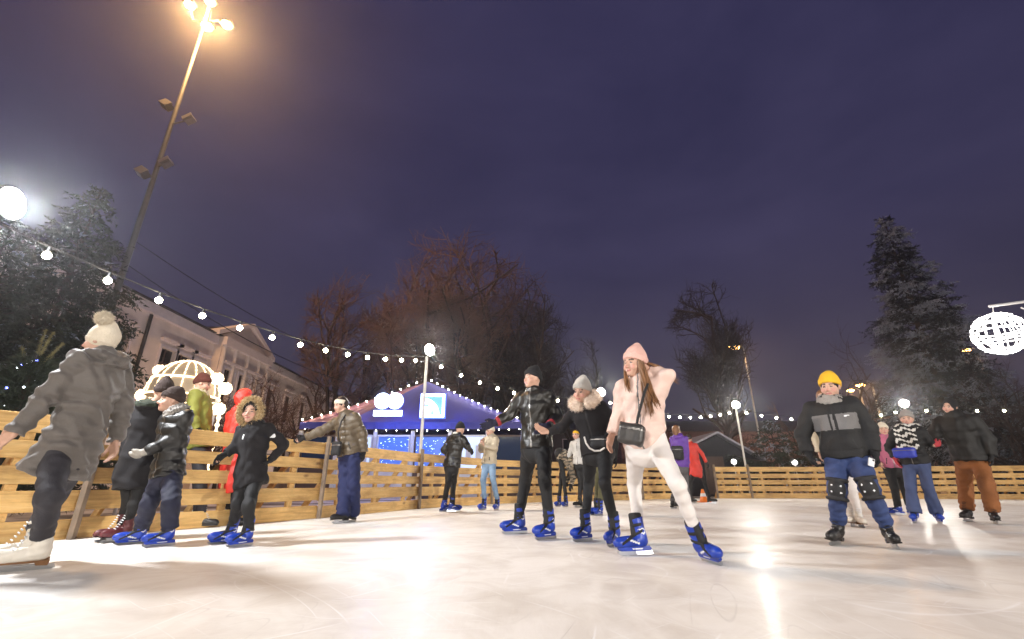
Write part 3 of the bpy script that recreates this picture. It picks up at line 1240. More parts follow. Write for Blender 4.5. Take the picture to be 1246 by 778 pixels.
add('grey', label='person in long grey coat and cream pompom hat, seen from behind, on white figure skates', H=1.70, crop='P', group=SK,
    yaw=-140, hyaw=-120, pel=(86, 545), neck=(126, 437), head=(123, 417), hpitch=-4, hlean=.0, sw=1.02,
    armL=((52, 489), .25, (17, 528), .2), armR=((150, 495), 0, (139, 540), .1), handL=(6, 534), handR=(138, 560),
    kneeL=(60, 606), kneeR=(66, 604), footL=dict(a=(50, 655), g=(46, 693), yaw=-88), footR=dict(a=(40, 655), g=(18, 690), yaw=-88, dz=.05),
    jacket=dict(mat=GREYCOAT, hem=(66, 576), hemdz=0, flare=.13, off=.03, sleeve=(.084, .070, .056), hood=True, fold=.011, name='coat', collar=.045, zip=False),
    trousers=dict(mat=CHAR, r=(.094, .072, .060), stack=.005, hem=.10), hats=[dict(kind='beanie', mat=CREAM, pom=True, low=.06, tall=.02, pomat=(.07, -.02, .185))],
    skates='figure_white', bs=1.05)

add('long', label='person in long black wool coat, back turned, at the fence behind the boy', H=1.62, crop='A3', group=SK, Y=5.0,
    yaw=150, hyaw=165, pel=(140, 390), neck=(196, 175), head=(240, 125), hpitch=-8, kneeL=(100, 565), kneeR=(125, 565),
    footL=dict(a=(72, 640), g=(66, 682), yaw=-70), footR=dict(a=(90, 640), g=(95, 678), yaw=-60),
    armL=((108, 290), 0, (85, 370), .2), armR=((215, 300), .2, (240, 340), .3),
    jacket=dict(mat=BLACKW, hem=(118, 505), off=.028, flare=.045, sleeve=(.074, .062, .052), fold=.008, name='coat', zip=False, hood=True,
                paint=lambda fc, u, v, sg, arms, on: (sg > .93).astype(int), mats=[cloth('dark_green_fleece', (.022, .030, .018), .9)]),
    trousers=dict(mat=BLACKC, r=(.085, .055, .042)), hats=[dict(kind='beanie', mat=BROWNK, tall=.035)], gloves=BLACKK, skates='figure_red', bs=.95)

add('boy', label='boy in shiny black padded jacket and brown beanie reaching out a grey mitten', H=1.42, crop='A3', group=SK,
    yaw=-55, hyaw=-80, pel=(258, 432), neck=(292, 205), head=(270, 158), lean=-.02, hlean=-.02, hs=1.03,
    armL=((262, 318), .35, (168, 357), .3), armR=((255, 330), -.3, (240, 400), -.2), handL=(118, 376),
    kneeL=(268, 560), kneeR=(185, 560), footL=dict(a=(268, 655), g=(258, 727), yaw=-72), footR=dict(a=(150, 650), g=(140, 720), yaw=-75, dz=.02),
    jacket=dict(mat=NYLON, hem=(256, 458), off=.032, sleeve=(.086, .074, .060), quilt=(.115, .014), hood=True, fold=.006, collar=.04),
    trousers=dict(mat=DKNAVY, r=(.110, .090, .082), fold=.007, stack=.006, hem=.05), hats=[dict(kind='beanie', mat=BROWNK), dict(kind='snood', mat=GREYF)],
    gloves=GREYK, mitten=True, skates='rental')

add('fur', label='child in long black parka with tan fur-trimmed hood, holding one arm out', H=1.33, crop='A4', group=SK,
    yaw=-28, hyaw=-22, pel=(290, 440), neck=(312, 252), head=(298, 208), hpitch=-4, hlean=-.02, hs=1.02,
    armR=((232, 338), .3, (195, 364), .2), armL=((422, 330), .2, (378, 385), .5), handR=(166, 384), handL=(345, 408),
    kneeR=(240, 565), kneeL=(284, 568), footR=dict(a=(222, 645), g=(205, 715), yaw=-62), footL=dict(a=(290, 652), g=(272, 727), yaw=-55),
    jacket=dict(mat=BLACKW, hem=(298, 492), off=.034, flare=.03, sleeve=(.078, .068, .056), fold=.009, name='parka', paint=fur_paint, mats=[WHITEP], collar=.045),
    trousers=dict(mat=BLACKC, r=(.090, .068, .060), fold=.006), gloves=BLACKK,
    hats=[dict(kind='hood', mat=BLACKW, open=.085), dict(kind='fur_rim', mat=FURD, mat2=FURL), dict(kind='hair', mat=HAIRD)], skates='rental')

add('olive', label='woman in olive padded jacket and white headband, one hand on the fence', H=1.68, crop='A5', group=SK,
    Y=7.35, yaw=-42, hyaw=-58, pel=(330, 372), neck=(312, 190), head=(284, 138), hpitch=-16, lean=-.03,
    armR=((182, 268), -.35, (108, 296), -.2), armL=((398, 290), .2, (400, 370), .1), handR=(70, 312), handL=(394, 412),
    kneeR=(306, 530), kneeL=(350, 540), footR=dict(a=(300, 660), g=(296, 708), yaw=-50, dz=-.12), footL=dict(a=(350, 655), g=(345, 690), yaw=-50, dz=.12),
    jacket=dict(mat=OLIVE, hem=(338, 376), off=.036, sleeve=(.084, .074, .060), quilt=(.085, .016), hood=True, collar=.045, zip=True),
    trousers=dict(mat=NAVY, r=(.108, .098, .105), hem=-.04, fold=.007, stack=.004), gloves=BLACKK, hats=[dict(kind='hair', mat=HAIRD, long=.05), dict(kind='band', mat=CREAM)], skates='figure_black')

add('leather', label='person in black puffer jacket standing with back turned at the fence under the tent', H=1.66, crop='A6', group=SK,
    Y=10.2, yaw=140, hyaw=125, pel=(182, 385), neck=(218, 210), head=(232, 172), hpitch=-18,
    armL=((130, 300), .3, (165, 345), -.2), armR=((275, 272), .2, (296, 300), -.4),
    kneeL=(158, 500), kneeR=(192, 500), footL=dict(a=(134, 600), g=(126, 672), yaw=130, dz=0), footR=dict(a=(182, 600), g=(180, 678), yaw=70, dz=-.05),
    jacket=dict(mat=LEATH, hem=(178, 408), off=.036, flare=.01, sleeve=(.084, .072, .058), quilt=(.12, .014), hood=True, zip=False),
    trousers=dict(mat=BLACKC, r=(.098, .068, .052)), gloves=BLACKK, hats=[dict(kind='beanie', mat=BLACKK)], skates='rental')

add('beige', label='person in beige jacket and light blue jeans with hands raised to the face', H=1.66, crop='A6', group=SK,
    Y=10.8, yaw=-45, hyaw=-55, pel=(416, 378), neck=(430, 222), head=(424, 190), hpitch=-8,
    armR=((368, 300), .2, (362, 255), .3), armL=((448, 285), .5, (385, 272), .6), handR=(385, 222), handL=(372, 240),
    kneeR=(378, 490), kneeL=(440, 480), footR=dict(a=(390, 600), g=(386, 652), yaw=-35), footL=dict(a=(474, 590), g=(470, 658), yaw=-20, dz=-.05),
    jacket=dict(mat=BEIGE, hem=(416, 372), off=.034, sleeve=(.082, .070, .056), quilt=(.12, .010), hood=True),
    trousers=dict(mat=LTDENIM, r=(.098, .066, .052)), hats=[dict(kind='beanie', mat=CREAM)], skates='rental')

add('man', label='man in black leather jacket and black beanie stretching out one gloved arm', H=1.80, crop='B1', group=SK,
    yaw=-25, hyaw=-55, pel=(236, 352), neck=(226, 152), head=(221, 103), lean=.0, hlean=-.03, hpitch=2,
    armR=((128, 243), .1, (74, 274), .3), armL=((318, 250), -.2, (285, 283), .75), handR=(22, 292), handL=(245, 312), spread=.7, curl=.15,
    kneeR=(192, 500), kneeL=(268, 498), footR=dict(a=(170, 630), g=(158, 712), yaw=-62), footL=dict(a=(288, 640), g=(290, 733), yaw=-42),
    jacket=dict(mat=LEATH, hem=(238, 376), off=.022, sleeve=(.074, .064, .050), quilt=(.16, .006), fold=.007, collar=.034, paint=man_paint, mats=[ZIPM, REDK, BLACKC]),
    trousers=dict(mat=BLACKC, r=(.096, .068, .050), fold=.006), gloves=cloth('navy_black_glove', (.012, .012, .035), .8),
    hats=[dict(kind='beanie', mat=BLACKK, tall=.015)], skates='rental')

add('wom', label='woman in black jacket with cream fur collar and pale grey beanie', H=1.64, crop='B2', group=SK,
    yaw=-14, hyaw=-28, pel=(216, 336), neck=(172, 172), head=(157, 122), hpitch=-14, hroll=8, lean=-.05, hlean=-.06,
    armR=((78, 262), .2, (22, 278), .35), armL=((282, 258), -.2, (268, 296), .5), handR=(0, 270), handL=(248, 326),
    kneeR=(184, 480), kneeL=(246, 480), footR=dict(a=(170, 615), g=(162, 709), yaw=-38), footL=dict(a=(290, 620), g=(292, 724), yaw=-22),
    jacket=dict(mat=BLACKW, hem=(222, 358), off=.018, sleeve=(.066, .056, .044), fold=.006, collar=0, paint=zip_paint, mats=[BLACKP]),
    trousers=dict(mat=BLACKC, r=(.090, .058, .042), fold=.003), hats=[dict(kind='beanie', mat=GREYK, tall=.02), dict(kind='fur_collar', mat=FURC, mat2=FURC)],
    skates='rental')

add('pink', label='woman in blush jacket, pink beanie and white leggings, one arm raised to her head', H=1.72, crop='B3', group=SK,
    yaw=-14, hyaw=-42, pel=(150, 338), neck=(134, 142), head=(117, 95), hpitch=-6, hroll=6, lean=-.02, hlean=-.03,
    armR=((66, 242), .15, (42, 316), .3), armL=((216, 128), .0, (168, 108), -.3), handR=(32, 345), handL=(150, 112),
    kneeR=(112, 480), kneeL=(252, 480), footR=dict(a=(128, 625), g=(124, 712), yaw=-58), footL=dict(a=(312, 628), g=(348, 733), yaw=22, dz=0),
    jacket=dict(mat=PINKJ, pockets=False, hem=(160, 350), off=.022, flare=.012, sleeve=(.076, .066, .052), quilt=(.15, .006), fold=.007, paint=pink_paint, mats=[GREYP], collar=.034),
    trousers=dict(mat=WHITEL, r=(.094, .060, .042), fold=.003, hem=.03), hats=[dict(kind='beanie', mat=PINKH, tall=.03)], extra=[long_hair], skates='rental')

add('camo', label='person bending forward in a camouflage coat on the ice', H=1.62, crop='A7', group=SK,
    Y=12.2, yaw=60, hyaw=60, pel=(225, 330), neck=(305, 400), head=(328, 440), hpitch=-50, lean=-.05,
    armL=((300, 470), -.2, (285, 520), .2), armR=((270, 470), .3, (250, 520), .3), kneeL=(222, 480), kneeR=(240, 480),
    footL=dict(a=(208, 590), g=(208, 640), yaw=-30, dz=.1), footR=dict(a=(252, 590), g=(254, 640), yaw=-30, dz=-.1),
    jacket=dict(mat=CAMO1, hem=(205, 420), off=.04, flare=.04, sleeve=(.086, .074, .06), name='coat', zip=False, paint=camo_paint, mats=[cloth('camo_dark', (.03, .028, .022)), cloth('camo_light', (.34, .28, .2))]),
    trousers=dict(mat=BLACKC, r=(.09, .06, .048)), gloves=BLACKK, hats=[dict(kind='beanie', mat=BLACKK)], skates='rental')

add('greyj', label='person in pale grey jacket with yellow headband behind the woman with the fur collar', H=1.62, crop='A7', group=SK,
    Y=12.0, yaw=-20, hyaw=-30, pel=(338, 375), neck=(330, 245), head=(316, 205), kneeL=(362, 490), kneeR=(342, 490),
    footL=dict(a=(372, 580), g=(376, 622), yaw=-20), footR=dict(a=(340, 580), g=(338, 624), yaw=-50, dz=-.05),
    armR=((285, 300), .1, (262, 355), .3), armL=((372, 310), .1, (376, 370), .1),
    jacket=dict(mat=PALEG, hem=(338, 392), off=.03, sleeve=(.078, .068, .054)), trousers=dict(mat=BLACKC, r=(.09, .062, .05)),
    hats=[dict(kind='hair', mat=HAIRD), dict(kind='band', mat=YELLOW)], skates='figure_black')

add('hidden', label='skater in dark jacket and olive trousers mostly hidden behind the fur collar woman', H=1.62, crop='A7', group=SK,
    Y=9.0, yaw=-160, hyaw=170, pel=(488, 375), neck=(520, 140), head=(525, 95), kneeL=(452, 520), kneeR=(476, 520),
    footL=dict(a=(448, 610), g=(442, 662), yaw=-40, dz=.05), footR=dict(a=(466, 610), g=(464, 664), yaw=-30),
    armR=((566, 310), .1, (560, 370), .2), handR=(575, 410), jacket=dict(mat=BLACKC, hem=(490, 400), off=.03, zip=False), gloves=BLACKK,
    trousers=dict(mat=cloth('olive_trouser_cloth', (.09, .085, .04)), r=(.09, .062, .052)), hats=[dict(kind='beanie', mat=BLACKK)], skates='rental')

add('purple', label='person in purple jacket with brown hair, back turned, beside the red coat', H=1.62, crop='A8', group=SK,
    Y=11.4, yaw=165, hyaw=150, pel=(252, 388), neck=(238, 215), head=(228, 185), kneeL=(225, 510), kneeR=(282, 500),
    footL=dict(a=(195, 595), g=(190, 640), yaw=150), footR=dict(a=(300, 590), g=(306, 625), yaw=170, dz=.25),
    armR=((290, 320), .1, (298, 400), .2), armL=((205, 310), 0, (200, 380), 0),
    jacket=dict(mat=PURPLE, hem=(252, 408), off=.03, zip=False, hood=True), trousers=dict(mat=cloth('grey_trouser_cloth', (.11, .105, .11)), r=(.095, .068, .056)),
    hats=[dict(kind='hair', mat=HAIRB, long=.16)], skates='figure_black')

add('redcoat', label='person in red coat and black trousers leaning at the opening in the far fence', H=1.62, crop='A8', group=SK,
    Y=14.3, yaw=150, hyaw=170, pel=(348, 420), neck=(312, 262), head=(304, 235), kneeL=(312, 500), kneeR=(400, 500),
    footL=dict(a=(312, 580), g=(318, 604), yaw=140), footR=dict(a=(428, 584), g=(434, 607), yaw=80),
    armR=((390, 330), .1, (420, 390), .1), armL=((300, 350), 0, (302, 410), .2),
    jacket=dict(mat=RED, hem=(345, 470), off=.03, flare=.03, zip=False, hood=True, name='coat'), gloves=BLACKK, trousers=dict(mat=BLACKC, r=(.088, .062, .052)),
    hats=[dict(kind='beanie', mat=BROWNK)], skates='figure_black')

add('behind', label='woman in beige jacket and white leggings hidden behind the man in the yellow beanie', H=1.60, crop='B4', group=SK,
    Y=6.55, yaw=-12, hyaw=-10, pel=(192, 372), neck=(142, 188), head=(135, 148), kneeL=(250, 505), kneeR=(228, 505),
    footL=dict(a=(276, 600), g=(280, 644), yaw=12), footR=dict(a=(250, 590), g=(252, 620), yaw=-10, dz=.2),
    armR=((100, 285), .2, (120, 355), .3), armL=((215, 290), 0, (225, 360), 0),
    jacket=dict(mat=BEIGE, hem=(196, 390), off=.03), trousers=dict(mat=WHITEL, r=(.09, .062, .046), hem=.06), hats=[dict(kind='hair', mat=HAIRB, long=.15)], skates='figure_white')

add('yel', label='man in yellow beanie, black jacket with grey chest panel, and knee pads', H=1.74, crop='B4', group=SK,
    yaw=-4, hyaw=-14, pel=(222, 362), neck=(166, 160), head=(163, 103), hpitch=-8, hroll=3, lean=-.03, hlean=-.02, sw=1.04,
    armR=((52, 285), .25, (76, 362), .5), armL=((318, 268), .1, (338, 356), .4), handR=(104, 408), handL=(350, 398),
    kneeR=(190, 505), kneeL=(316, 500), footR=dict(a=(194, 640), g=(196, 720), yaw=-16), footL=dict(a=(386, 640), g=(410, 732), yaw=8),
    jacket=dict(mat=BLACKC, hem=(226, 366), off=.030, wide=.008, belly=.02, sleeve=(.082, .070, .056), fold=.008, paint=yellow_paint, mats=[GREYP, WHITEP], collar=.03),
    trousers=dict(mat=DENIM, r=(.108, .076, .062), fold=.006, stack=.005, hem=.08), gloves=BLACKK, curl=.7,
    hats=[dict(kind='beanie', mat=YELLOW, low=.0), dict(kind='snood', mat=GREYF), dict(kind='hair', mat=BLACKK)], extra=[knee_pads], skates='figure_black')

add('pinkkid', label='child in pink jacket and white hat between the yellow beanie man and the scarf woman', H=1.48, crop='B5', group=SK,
    Y=9.2, yaw=15, hyaw=10, pel=(118, 445), neck=(78, 285), head=(68, 245), kneeL=(182, 560), kneeR=(130, 565),
    footL=dict(a=(210, 655), g=(214, 695), yaw=35, dz=.1), footR=dict(a=(150, 655), g=(146, 697), yaw=-75),
    jacket=dict(mat=PINKV, hem=(112, 430), off=.03), trousers=dict(mat=BLACKC, r=(.10, .08, .068)), hats=[dict(kind='beanie', mat=CREAM)], skates='rental')

add('scarf', label='woman in black jacket with black and white scarf and flared blue jeans', H=1.62, crop='B5', group=SK,
    Y=7.3, yaw=-12, hyaw=-5, pel=(240, 405), neck=(204, 238), head=(200, 188), hroll=5, kneeL=(318, 570), kneeR=(222, 565),
    armR=((100, 345), .2, (134, 400), .5), armL=((318, 310), 0, (350, 330), .2), handR=(156, 440), handL=(375, 322),
    footL=dict(a=(366, 690), g=(372, 748), yaw=10, dz=-.05), footR=dict(a=(240, 690), g=(240, 744), yaw=-8),
    jacket=dict(mat=BLACKC, hem=(250, 435), off=.032, flare=.03, sleeve=(.078, .068, .054)), trousers=dict(mat=cloth('slate_denim', (.045, .065, .15), .8), r=(.098, .072, .10), hem=.01, fold=.006),
    gloves=REDK, hats=[dict(kind='beanie', mat=GREYF), dict(kind='snood', mat=SCARFM)], skates='rental')

add('brown', label='man in black jacket with tight black hood and rust brown trousers', H=1.76, crop='B6', group=SK,
    yaw=-10, hyaw=-28, pel=(262, 375), neck=(180, 165), head=(157, 110), hroll=14, hpitch=-4, lean=-.02, sw=1.12,
    armR=((72, 262), .1, (8, 278), .2), armL=((362, 290), .25, (372, 365), .4), kneeL=(348, 520), kneeR=(236, 520),
    footL=dict(a=(384, 660), g=(392, 724), yaw=8), footR=dict(a=(248, 655), g=(252, 712), yaw=-20),
    jacket=dict(mat=cloth('black_matt_nylon', (.011, .0105, .010), .58, spec=.35), hem=(268, 395), off=.040, wide=.02, sleeve=(.094, .084, .062), quilt=(.19, .008), fold=.010, collar=.045, hood=True, zip=False),
    trousers=dict(mat=BROWNT, r=(.112, .092, .088), hem=.02, fold=.008, stack=.006), gloves=BLACKK, hats=[dict(kind='balaclava', mat=BLACKK)], skates='figure_black')

SP = 'onlookers behind the fence'
add('green', label='onlooker in olive green jacket and dark red beanie standing behind the fence', H=1.74, crop='C5', group=SP,
    Y=6.55, yaw=75, hyaw=80, pel=(735, 860), neck=(722, 425), head=(748, 345), hpitch=-10, kneeL=(720, 1150), kneeR=(740, 1150),
    footL=dict(a=(725, 1420), g=(725, 1520), yaw=70, dz=.1), footR=dict(a=(745, 1420), g=(745, 1520), yaw=70, dz=-.1),
    jacket=dict(mat=LIME, hem=(735, 900), off=.03, sleeve=(.08, .07, .056), zip=False), trousers=dict(mat=CHAR, r=(.1, .075, .065)), gloves=BLACKK,
    hats=[dict(kind='beanie', mat=cloth('dark_red_knit', (.09, .022, .014), .9)), dict(kind='snood', mat=BEIGE)], skates='shoe')
add('redsp', label='onlooker in red hooded coat behind the fence, face turned away', H=1.68, crop='A4', group=SP,
    Y=6.8, yaw=120, hyaw=105, pel=(222, 420), neck=(246, 195), head=(272, 150), kneeL=(215, 560), kneeR=(235, 560),
    footL=dict(a=(215, 660), g=(215, 700), yaw=100, dz=.1), footR=dict(a=(235, 660), g=(235, 700), yaw=100, dz=-.1),
    armR=((205, 320), .3, (250, 350), .2), armL=((215, 310), -.2, (230, 380), 0),
    jacket=dict(mat=RED, hem=(222, 520), off=.036, flare=.03, sleeve=(.09, .076, .06), zip=False, name='coat'), trousers=dict(mat=CHAR, r=(.1, .075, .065)), gloves=BLACKK,
    hats=[dict(kind='balaclava', mat=BLACKK), dict(kind='hood', mat=RED, open=.09)], skates='shoe')


# ------------------------------------------------------------------ setting: ice, ground, sky
def nn(nt, t, **kw):
    n = nt.nodes.new(t)
    for k_, v_ in kw.items():
        setattr(n, k_, v_)
    return n


def ramp(nt, src, stops):
    r = nn(nt, 'ShaderNodeValToRGB')
    e = r.color_ramp.elements
    while len(e) < len(stops):
        e.new(0.5)
    for i, (p, c) in enumerate(stops):
        e[i].position = p
        e[i].color = (*c, 1) if len(c) == 3 else c
    nt.links.new(src, r.inputs['Fac'])
    return r.outputs['Color']


def noise(nt, vec, scale, detail=5, rough=.55, dist=0.0):
    n = nn(nt, 'ShaderNodeTexNoise')
    n.inputs['Scale'].default_value = scale
    n.inputs['Detail'].default_value = detail
    n.inputs['Roughness'].default_value = rough
    n.inputs['Distortion'].default_value = dist
    nt.links.new(vec, n.inputs['Vector'])
    return n.outputs['Fac']


def mapping(nt, vec, scale=(1, 1, 1), rot=(0, 0, 0)):
    m = nn(nt, 'ShaderNodeMapping')
    m.inputs['Scale'].default_value = scale
    m.inputs['Rotation'].default_value = rot
    nt.links.new(vec, m.inputs['Vector'])
    return m.outputs['Vector']


def math_(nt, op, a, b=None):
    n = nn(nt, 'ShaderNodeMath', operation=op)
    for i, q in enumerate((a, b)):
        if q is None:
            continue
        if isinstance(q, (int, float)):
            n.inputs[i].default_value = q
        else:
            nt.links.new(q, n.inputs[i])
    return n.outputs[0]


def mixc(nt, fac, a, b, mode='MIX'):
    n = nn(nt, 'ShaderNodeMix', data_type='RGBA', blend_type=mode)
    for s, q in ((n.inputs[0], fac), (n.inputs[6], a), (n.inputs[7], b)):
        if isinstance(q, (int, float)):
            s.default_value = q
        elif isinstance(q, tuple):
            s.default_value = (*q, 1)
        else:
            nt.links.new(q, s)
    return n.outputs[2]


def ice_material():
    m = bpy.data.materials.new('skated_ice')
    m.use_nodes = True
    nt = m.node_tree
    b = nt.nodes['Principled BSDF']
    tc = nn(nt, 'ShaderNodeTexCoord')
    o = tc.outputs['Object']
    big = noise(nt, o, .35, 4, .55, .6)
    mid = noise(nt, o, 2.2, 6, .65, .8)
    col = ramp(nt, big, [(.32, (.76, .71, .65)), (.48, (.86, .84, .80)), (.68, (.91, .90, .88))])
    cl = ramp(nt, mid, [(.34, (.80, .77, .74)), (.58, (1, 1, 1))])
    col = mixc(nt, .75, col, cl, 'MULTIPLY')
    # scratches of many blades: thin curved lines in several directions
    hts = None
    for i, (ang, sc) in enumerate(((.2, 1.0), (1.1, 1.3), (2.2, .9), (2.9, 1.6), (.7, 2.1), (1.7, 2.6), (2.5, 3.1))):
        v = mapping(nt, o, (1, 1, 1), (0, 0, ang))
        wv = nn(nt, 'ShaderNodeTexNoise')
        wv.inputs['Scale'].default_value = .13 * sc
        wv.inputs['Detail'].default_value = 1
        nt.links.new(v, wv.inputs['Vector'])
        sx = nn(nt, 'ShaderNodeSeparateXYZ')
        nt.links.new(v, sx.inputs[0])
        # iso-lines of a smooth field give long arcs
        fld = math_(nt, 'ADD', math_(nt, 'MULTIPLY', wv.outputs['Fac'], 20.0), math_(nt, 'MULTIPLY', sx.outputs[0], 1.6 * sc))
        fr = math_(nt, 'ABSOLUTE', math_(nt, 'SUBTRACT', math_(nt, 'FRACT', fld), .5))
        line = ramp(nt, fr, [(0, (1, 1, 1)), (.016, (0, 0, 0))])
        brk = ramp(nt, noise(nt, v, .9 * sc, 2), [(.50, (0, 0, 0)), (.60, (1, 1, 1))])
        ln = math_(nt, 'MULTIPLY', line, brk)
        hts = ln if hts is None else math_(nt, 'MAXIMUM', hts, ln)
    # older cuts that have filled with melt water: darker, shorter
    v = mapping(nt, o, (1, 1, 1), (0, 0, 1.9))
    f3 = math_(nt, 'ADD', math_(nt, 'MULTIPLY', noise(nt, v, .2, 1), 26.0), math_(nt, 'MULTIPLY', noise(nt, mapping(nt, v, (.2, 2.2, 1)), .9, 1), 9.0))
    f3 = math_(nt, 'ABSOLUTE', math_(nt, 'SUBTRACT', math_(nt, 'FRACT', f3), .5))
    dark = math_(nt, 'MULTIPLY', ramp(nt, f3, [(0, (1, 1, 1)), (.03, (0, 0, 0))]), ramp(nt, noise(nt, o, 1.4, 3), [(.50, (0, 0, 0)), (.60, (1, 1, 1))]))
    fine = noise(nt, mapping(nt, o, (30, 4, 1), (0, 0, .5)), 1.0, 4, .6)
    fine2 = noise(nt, mapping(nt, o, (5, 36, 1), (0, 0, -.3)), 1.0, 4, .6)
    col = mixc(nt, math_(nt, 'MULTIPLY', dark, .35), col, (.50, .47, .44))
    col = mixc(nt, math_(nt, 'MULTIPLY', hts, .85), col, (.97, .97, .97))
    nt.links.new(col, b.inputs['Base Color'])
    rg = ramp(nt, mid, [(.3, (.30, .30, .30)), (.7, (.55, .55, .55))])
    rg = math_(nt, 'ADD', rg, math_(nt, 'MULTIPLY', hts, .2))
    nt.links.new(rg, b.inputs['Roughness'])
    b.inputs['IOR'].default_value = 1.31
    b.inputs['Specular IOR Level'].default_value = .09
    hh = math_(nt, 'ADD', math_(nt, 'MULTIPLY', fine, .5), math_(nt, 'MULTIPLY', fine2, .5))
    hh = math_(nt, 'ADD', hh, math_(nt, 'MULTIPLY', mid, 1.2))
    bp = nn(nt, 'ShaderNodeBump')
    bp.inputs['Strength'].default_value = .16
    bp.inputs['Distance'].default_value = .02
    nt.links.new(hh, bp.inputs['Height'])
    nt.links.new(bp.outputs['Normal'], b.inputs['Normal'])
    b.inputs['Coat Weight'].default_value = .02
    b.inputs['Coat Roughness'].default_value = .10
    b.inputs['Coat IOR'].default_value = 1.31
    bp2 = nn(nt, 'ShaderNodeBump')
    bp2.inputs['Strength'].default_value = .10
    bp2.inputs['Distance'].default_value = .02
    nt.links.new(hh, bp2.inputs['Height'])
    nt.links.new(bp2.outputs['Normal'], b.inputs['Coat Normal'])
    return m


LEFT_RUN = [(-7.6, -.6), (-6.1, 2.25), (-4.60, 5.15), (-3.24, 8.14), (-2.17, 11.22), (-.6, 13.9), (1.2, 15.5), (3.1, 16.5), (4.75, 17.6), (6.25, 18.7)]
RIGHT_RUN = [(8.15, 19.2), (9.55, 19.25), (12.7, 19.0), (16.1, 18.45), (19.2, 17.6), (22.2, 16.4), (24.8, 14.6)]
rink_edge = LEFT_RUN + RIGHT_RUN + [(27, 10), (27, -4), (20, -9), (5, -11), (-7.6, -8)]
mb = MB()
cx_, cy_ = 8.0, 6.0
poly = []
for (x, y) in rink_edge:
    d = math.hypot(x - cx_, y - cy_)
    poly.append((cx_ + (x - cx_) * (1 + .10 / d), cy_ + (y - cy_) * (1 + .10 / d)))
n_ = len(poly)
vs = [(x, y, 0) for x, y in poly] + [(x, y, -.08) for x, y in poly]
fs = [tuple(range(n_ - 1, -1, -1))] + [(i, (i + 1) % n_, n_ + (i + 1) % n_, n_ + i) for i in range(n_)]
mb.add(vs, fs)
struct(mb.build('ice', ice_material()))

gm = bpy.data.materials.new('snowy_paving')
gm.use_nodes = True
nt = gm.node_tree
b_ = nt.nodes['Principled BSDF']
o_ = nn(nt, 'ShaderNodeTexCoord').outputs['Object']
pv = nn(nt, 'ShaderNodeTexBrick')
pv.inputs['Scale'].default_value = 1.6
pv.inputs['Color1'].default_value = (.17, .15, .135, 1)
pv.inputs['Color2'].default_value = (.13, .12, .11, 1)
pv.inputs['Mortar'].default_value = (.05, .05, .05, 1)
pv.inputs['Mortar Size'].default_value = .015
nt.links.new(o_, pv.inputs['Vector'])
snow = ramp(nt, noise(nt, o_, .45, 7, .62, .3), [(.44, (0, 0, 0)), (.56, (1, 1, 1))])
nt.links.new(mixc(nt, snow, pv.outputs['Color'], (.70, .69, .68)), b_.inputs['Base Color'])
b_.inputs['Roughness'].default_value = .7
bp = nn(nt, 'ShaderNodeBump')
bp.inputs['Strength'].default_value = .5
nt.links.new(noise(nt, o_, 7, 5), bp.inputs['Height'])
nt.links.new(bp.outputs['Normal'], b_.inputs['Normal'])
mb = MB()
mb.add([(-500, -300, -.05), (500, -300, -.05), (500, 700, -.05), (-500, 700, -.05)], [(0, 1, 2, 3)])
struct(mb.build('ground', gm))

# night sky over a lit city
w = bpy.data.worlds.new('World')
scene.world = w
w.use_nodes = True
nt = w.node_tree
bg = nt.nodes['Background']
tc = nn(nt, 'ShaderNodeTexCoord')
g_ = tc.outputs['Generated']
sx = nn(nt, 'ShaderNodeSeparateXYZ')
nt.links.new(g_, sx.inputs[0])
base = ramp(nt, sx.outputs[2], [(.0, (.058, .049, .070)), (.18, (.050, .044, .076)), (.45, (.046, .042, .098)), (.72, (.042, .039, .098)), (1, (.033, .031, .086))])
cl = ramp(nt, noise(nt, mapping(nt, g_, (1, 1, 2.2)), 1.7, 6, .6, .4), [(.32, (.74, .74, .79)), (.68, (1.22, 1.17, 1.12))])
skyc = mixc(nt, 1.0, base, cl, 'MULTIPLY')
nt.links.new(skyc, bg.inputs['Color'])
bg.inputs['Strength'].default_value = SKY_STRENGTH

# ------------------------------------------------------------------ fences
WOOD = bpy.data.materials.new('pine_board')
WOOD.use_nodes = True
nt = WOOD.node_tree
b_ = nt.nodes['Principled BSDF']
o_ = nn(nt, 'ShaderNodeTexCoord').outputs['Object']
oi = nn(nt, 'ShaderNodeObjectInfo')
off_ = nn(nt, 'ShaderNodeVectorMath', operation='SCALE')
nt.links.new(oi.outputs['Location'], off_.inputs[0])
off_.inputs['Scale'].default_value = 3.7
ov = nn(nt, 'ShaderNodeVectorMath', operation='ADD')
nt.links.new(o_, ov.inputs[0])
nt.links.new(off_.outputs[0], ov.inputs[1])
gr = noise(nt, mapping(nt, ov.outputs[0], (.7, 14, 14)), 2.2, 7, .62, .5)
gc = ramp(nt, gr, [(.28, (.57, .33, .11)), (.50, (.77, .49, .18)), (.72, (.85, .60, .27))])
vo = nn(nt, 'ShaderNodeTexVoronoi')
vo.inputs['Scale'].default_value = 1.15
nt.links.new(mapping(nt, ov.outputs[0], (1.3, 2.6, 2.6)), vo.inputs['Vector'])
kn_ = ramp(nt, vo.outputs['Distance'], [(.055, (1, 1, 1)), (.12, (0, 0, 0))])
gc = mixc(nt, math_(nt, 'MULTIPLY', kn_, .8), gc, (.20, .075, .022))
gc = mixc(nt, 1.0, gc, ramp(nt, noise(nt, mapping(nt, ov.outputs[0], (1.2, 3, 3)), 1.6, 6, .65, .4), [(.36, (.70, .66, .62)), (.56, (1.02, 1.02, 1.02))]), 'MULTIPLY')
rv = nn(nt, 'ShaderNodeMapRange')
rv.inputs['To Min'].default_value = .82
rv.inputs['To Max'].default_value = 1.12
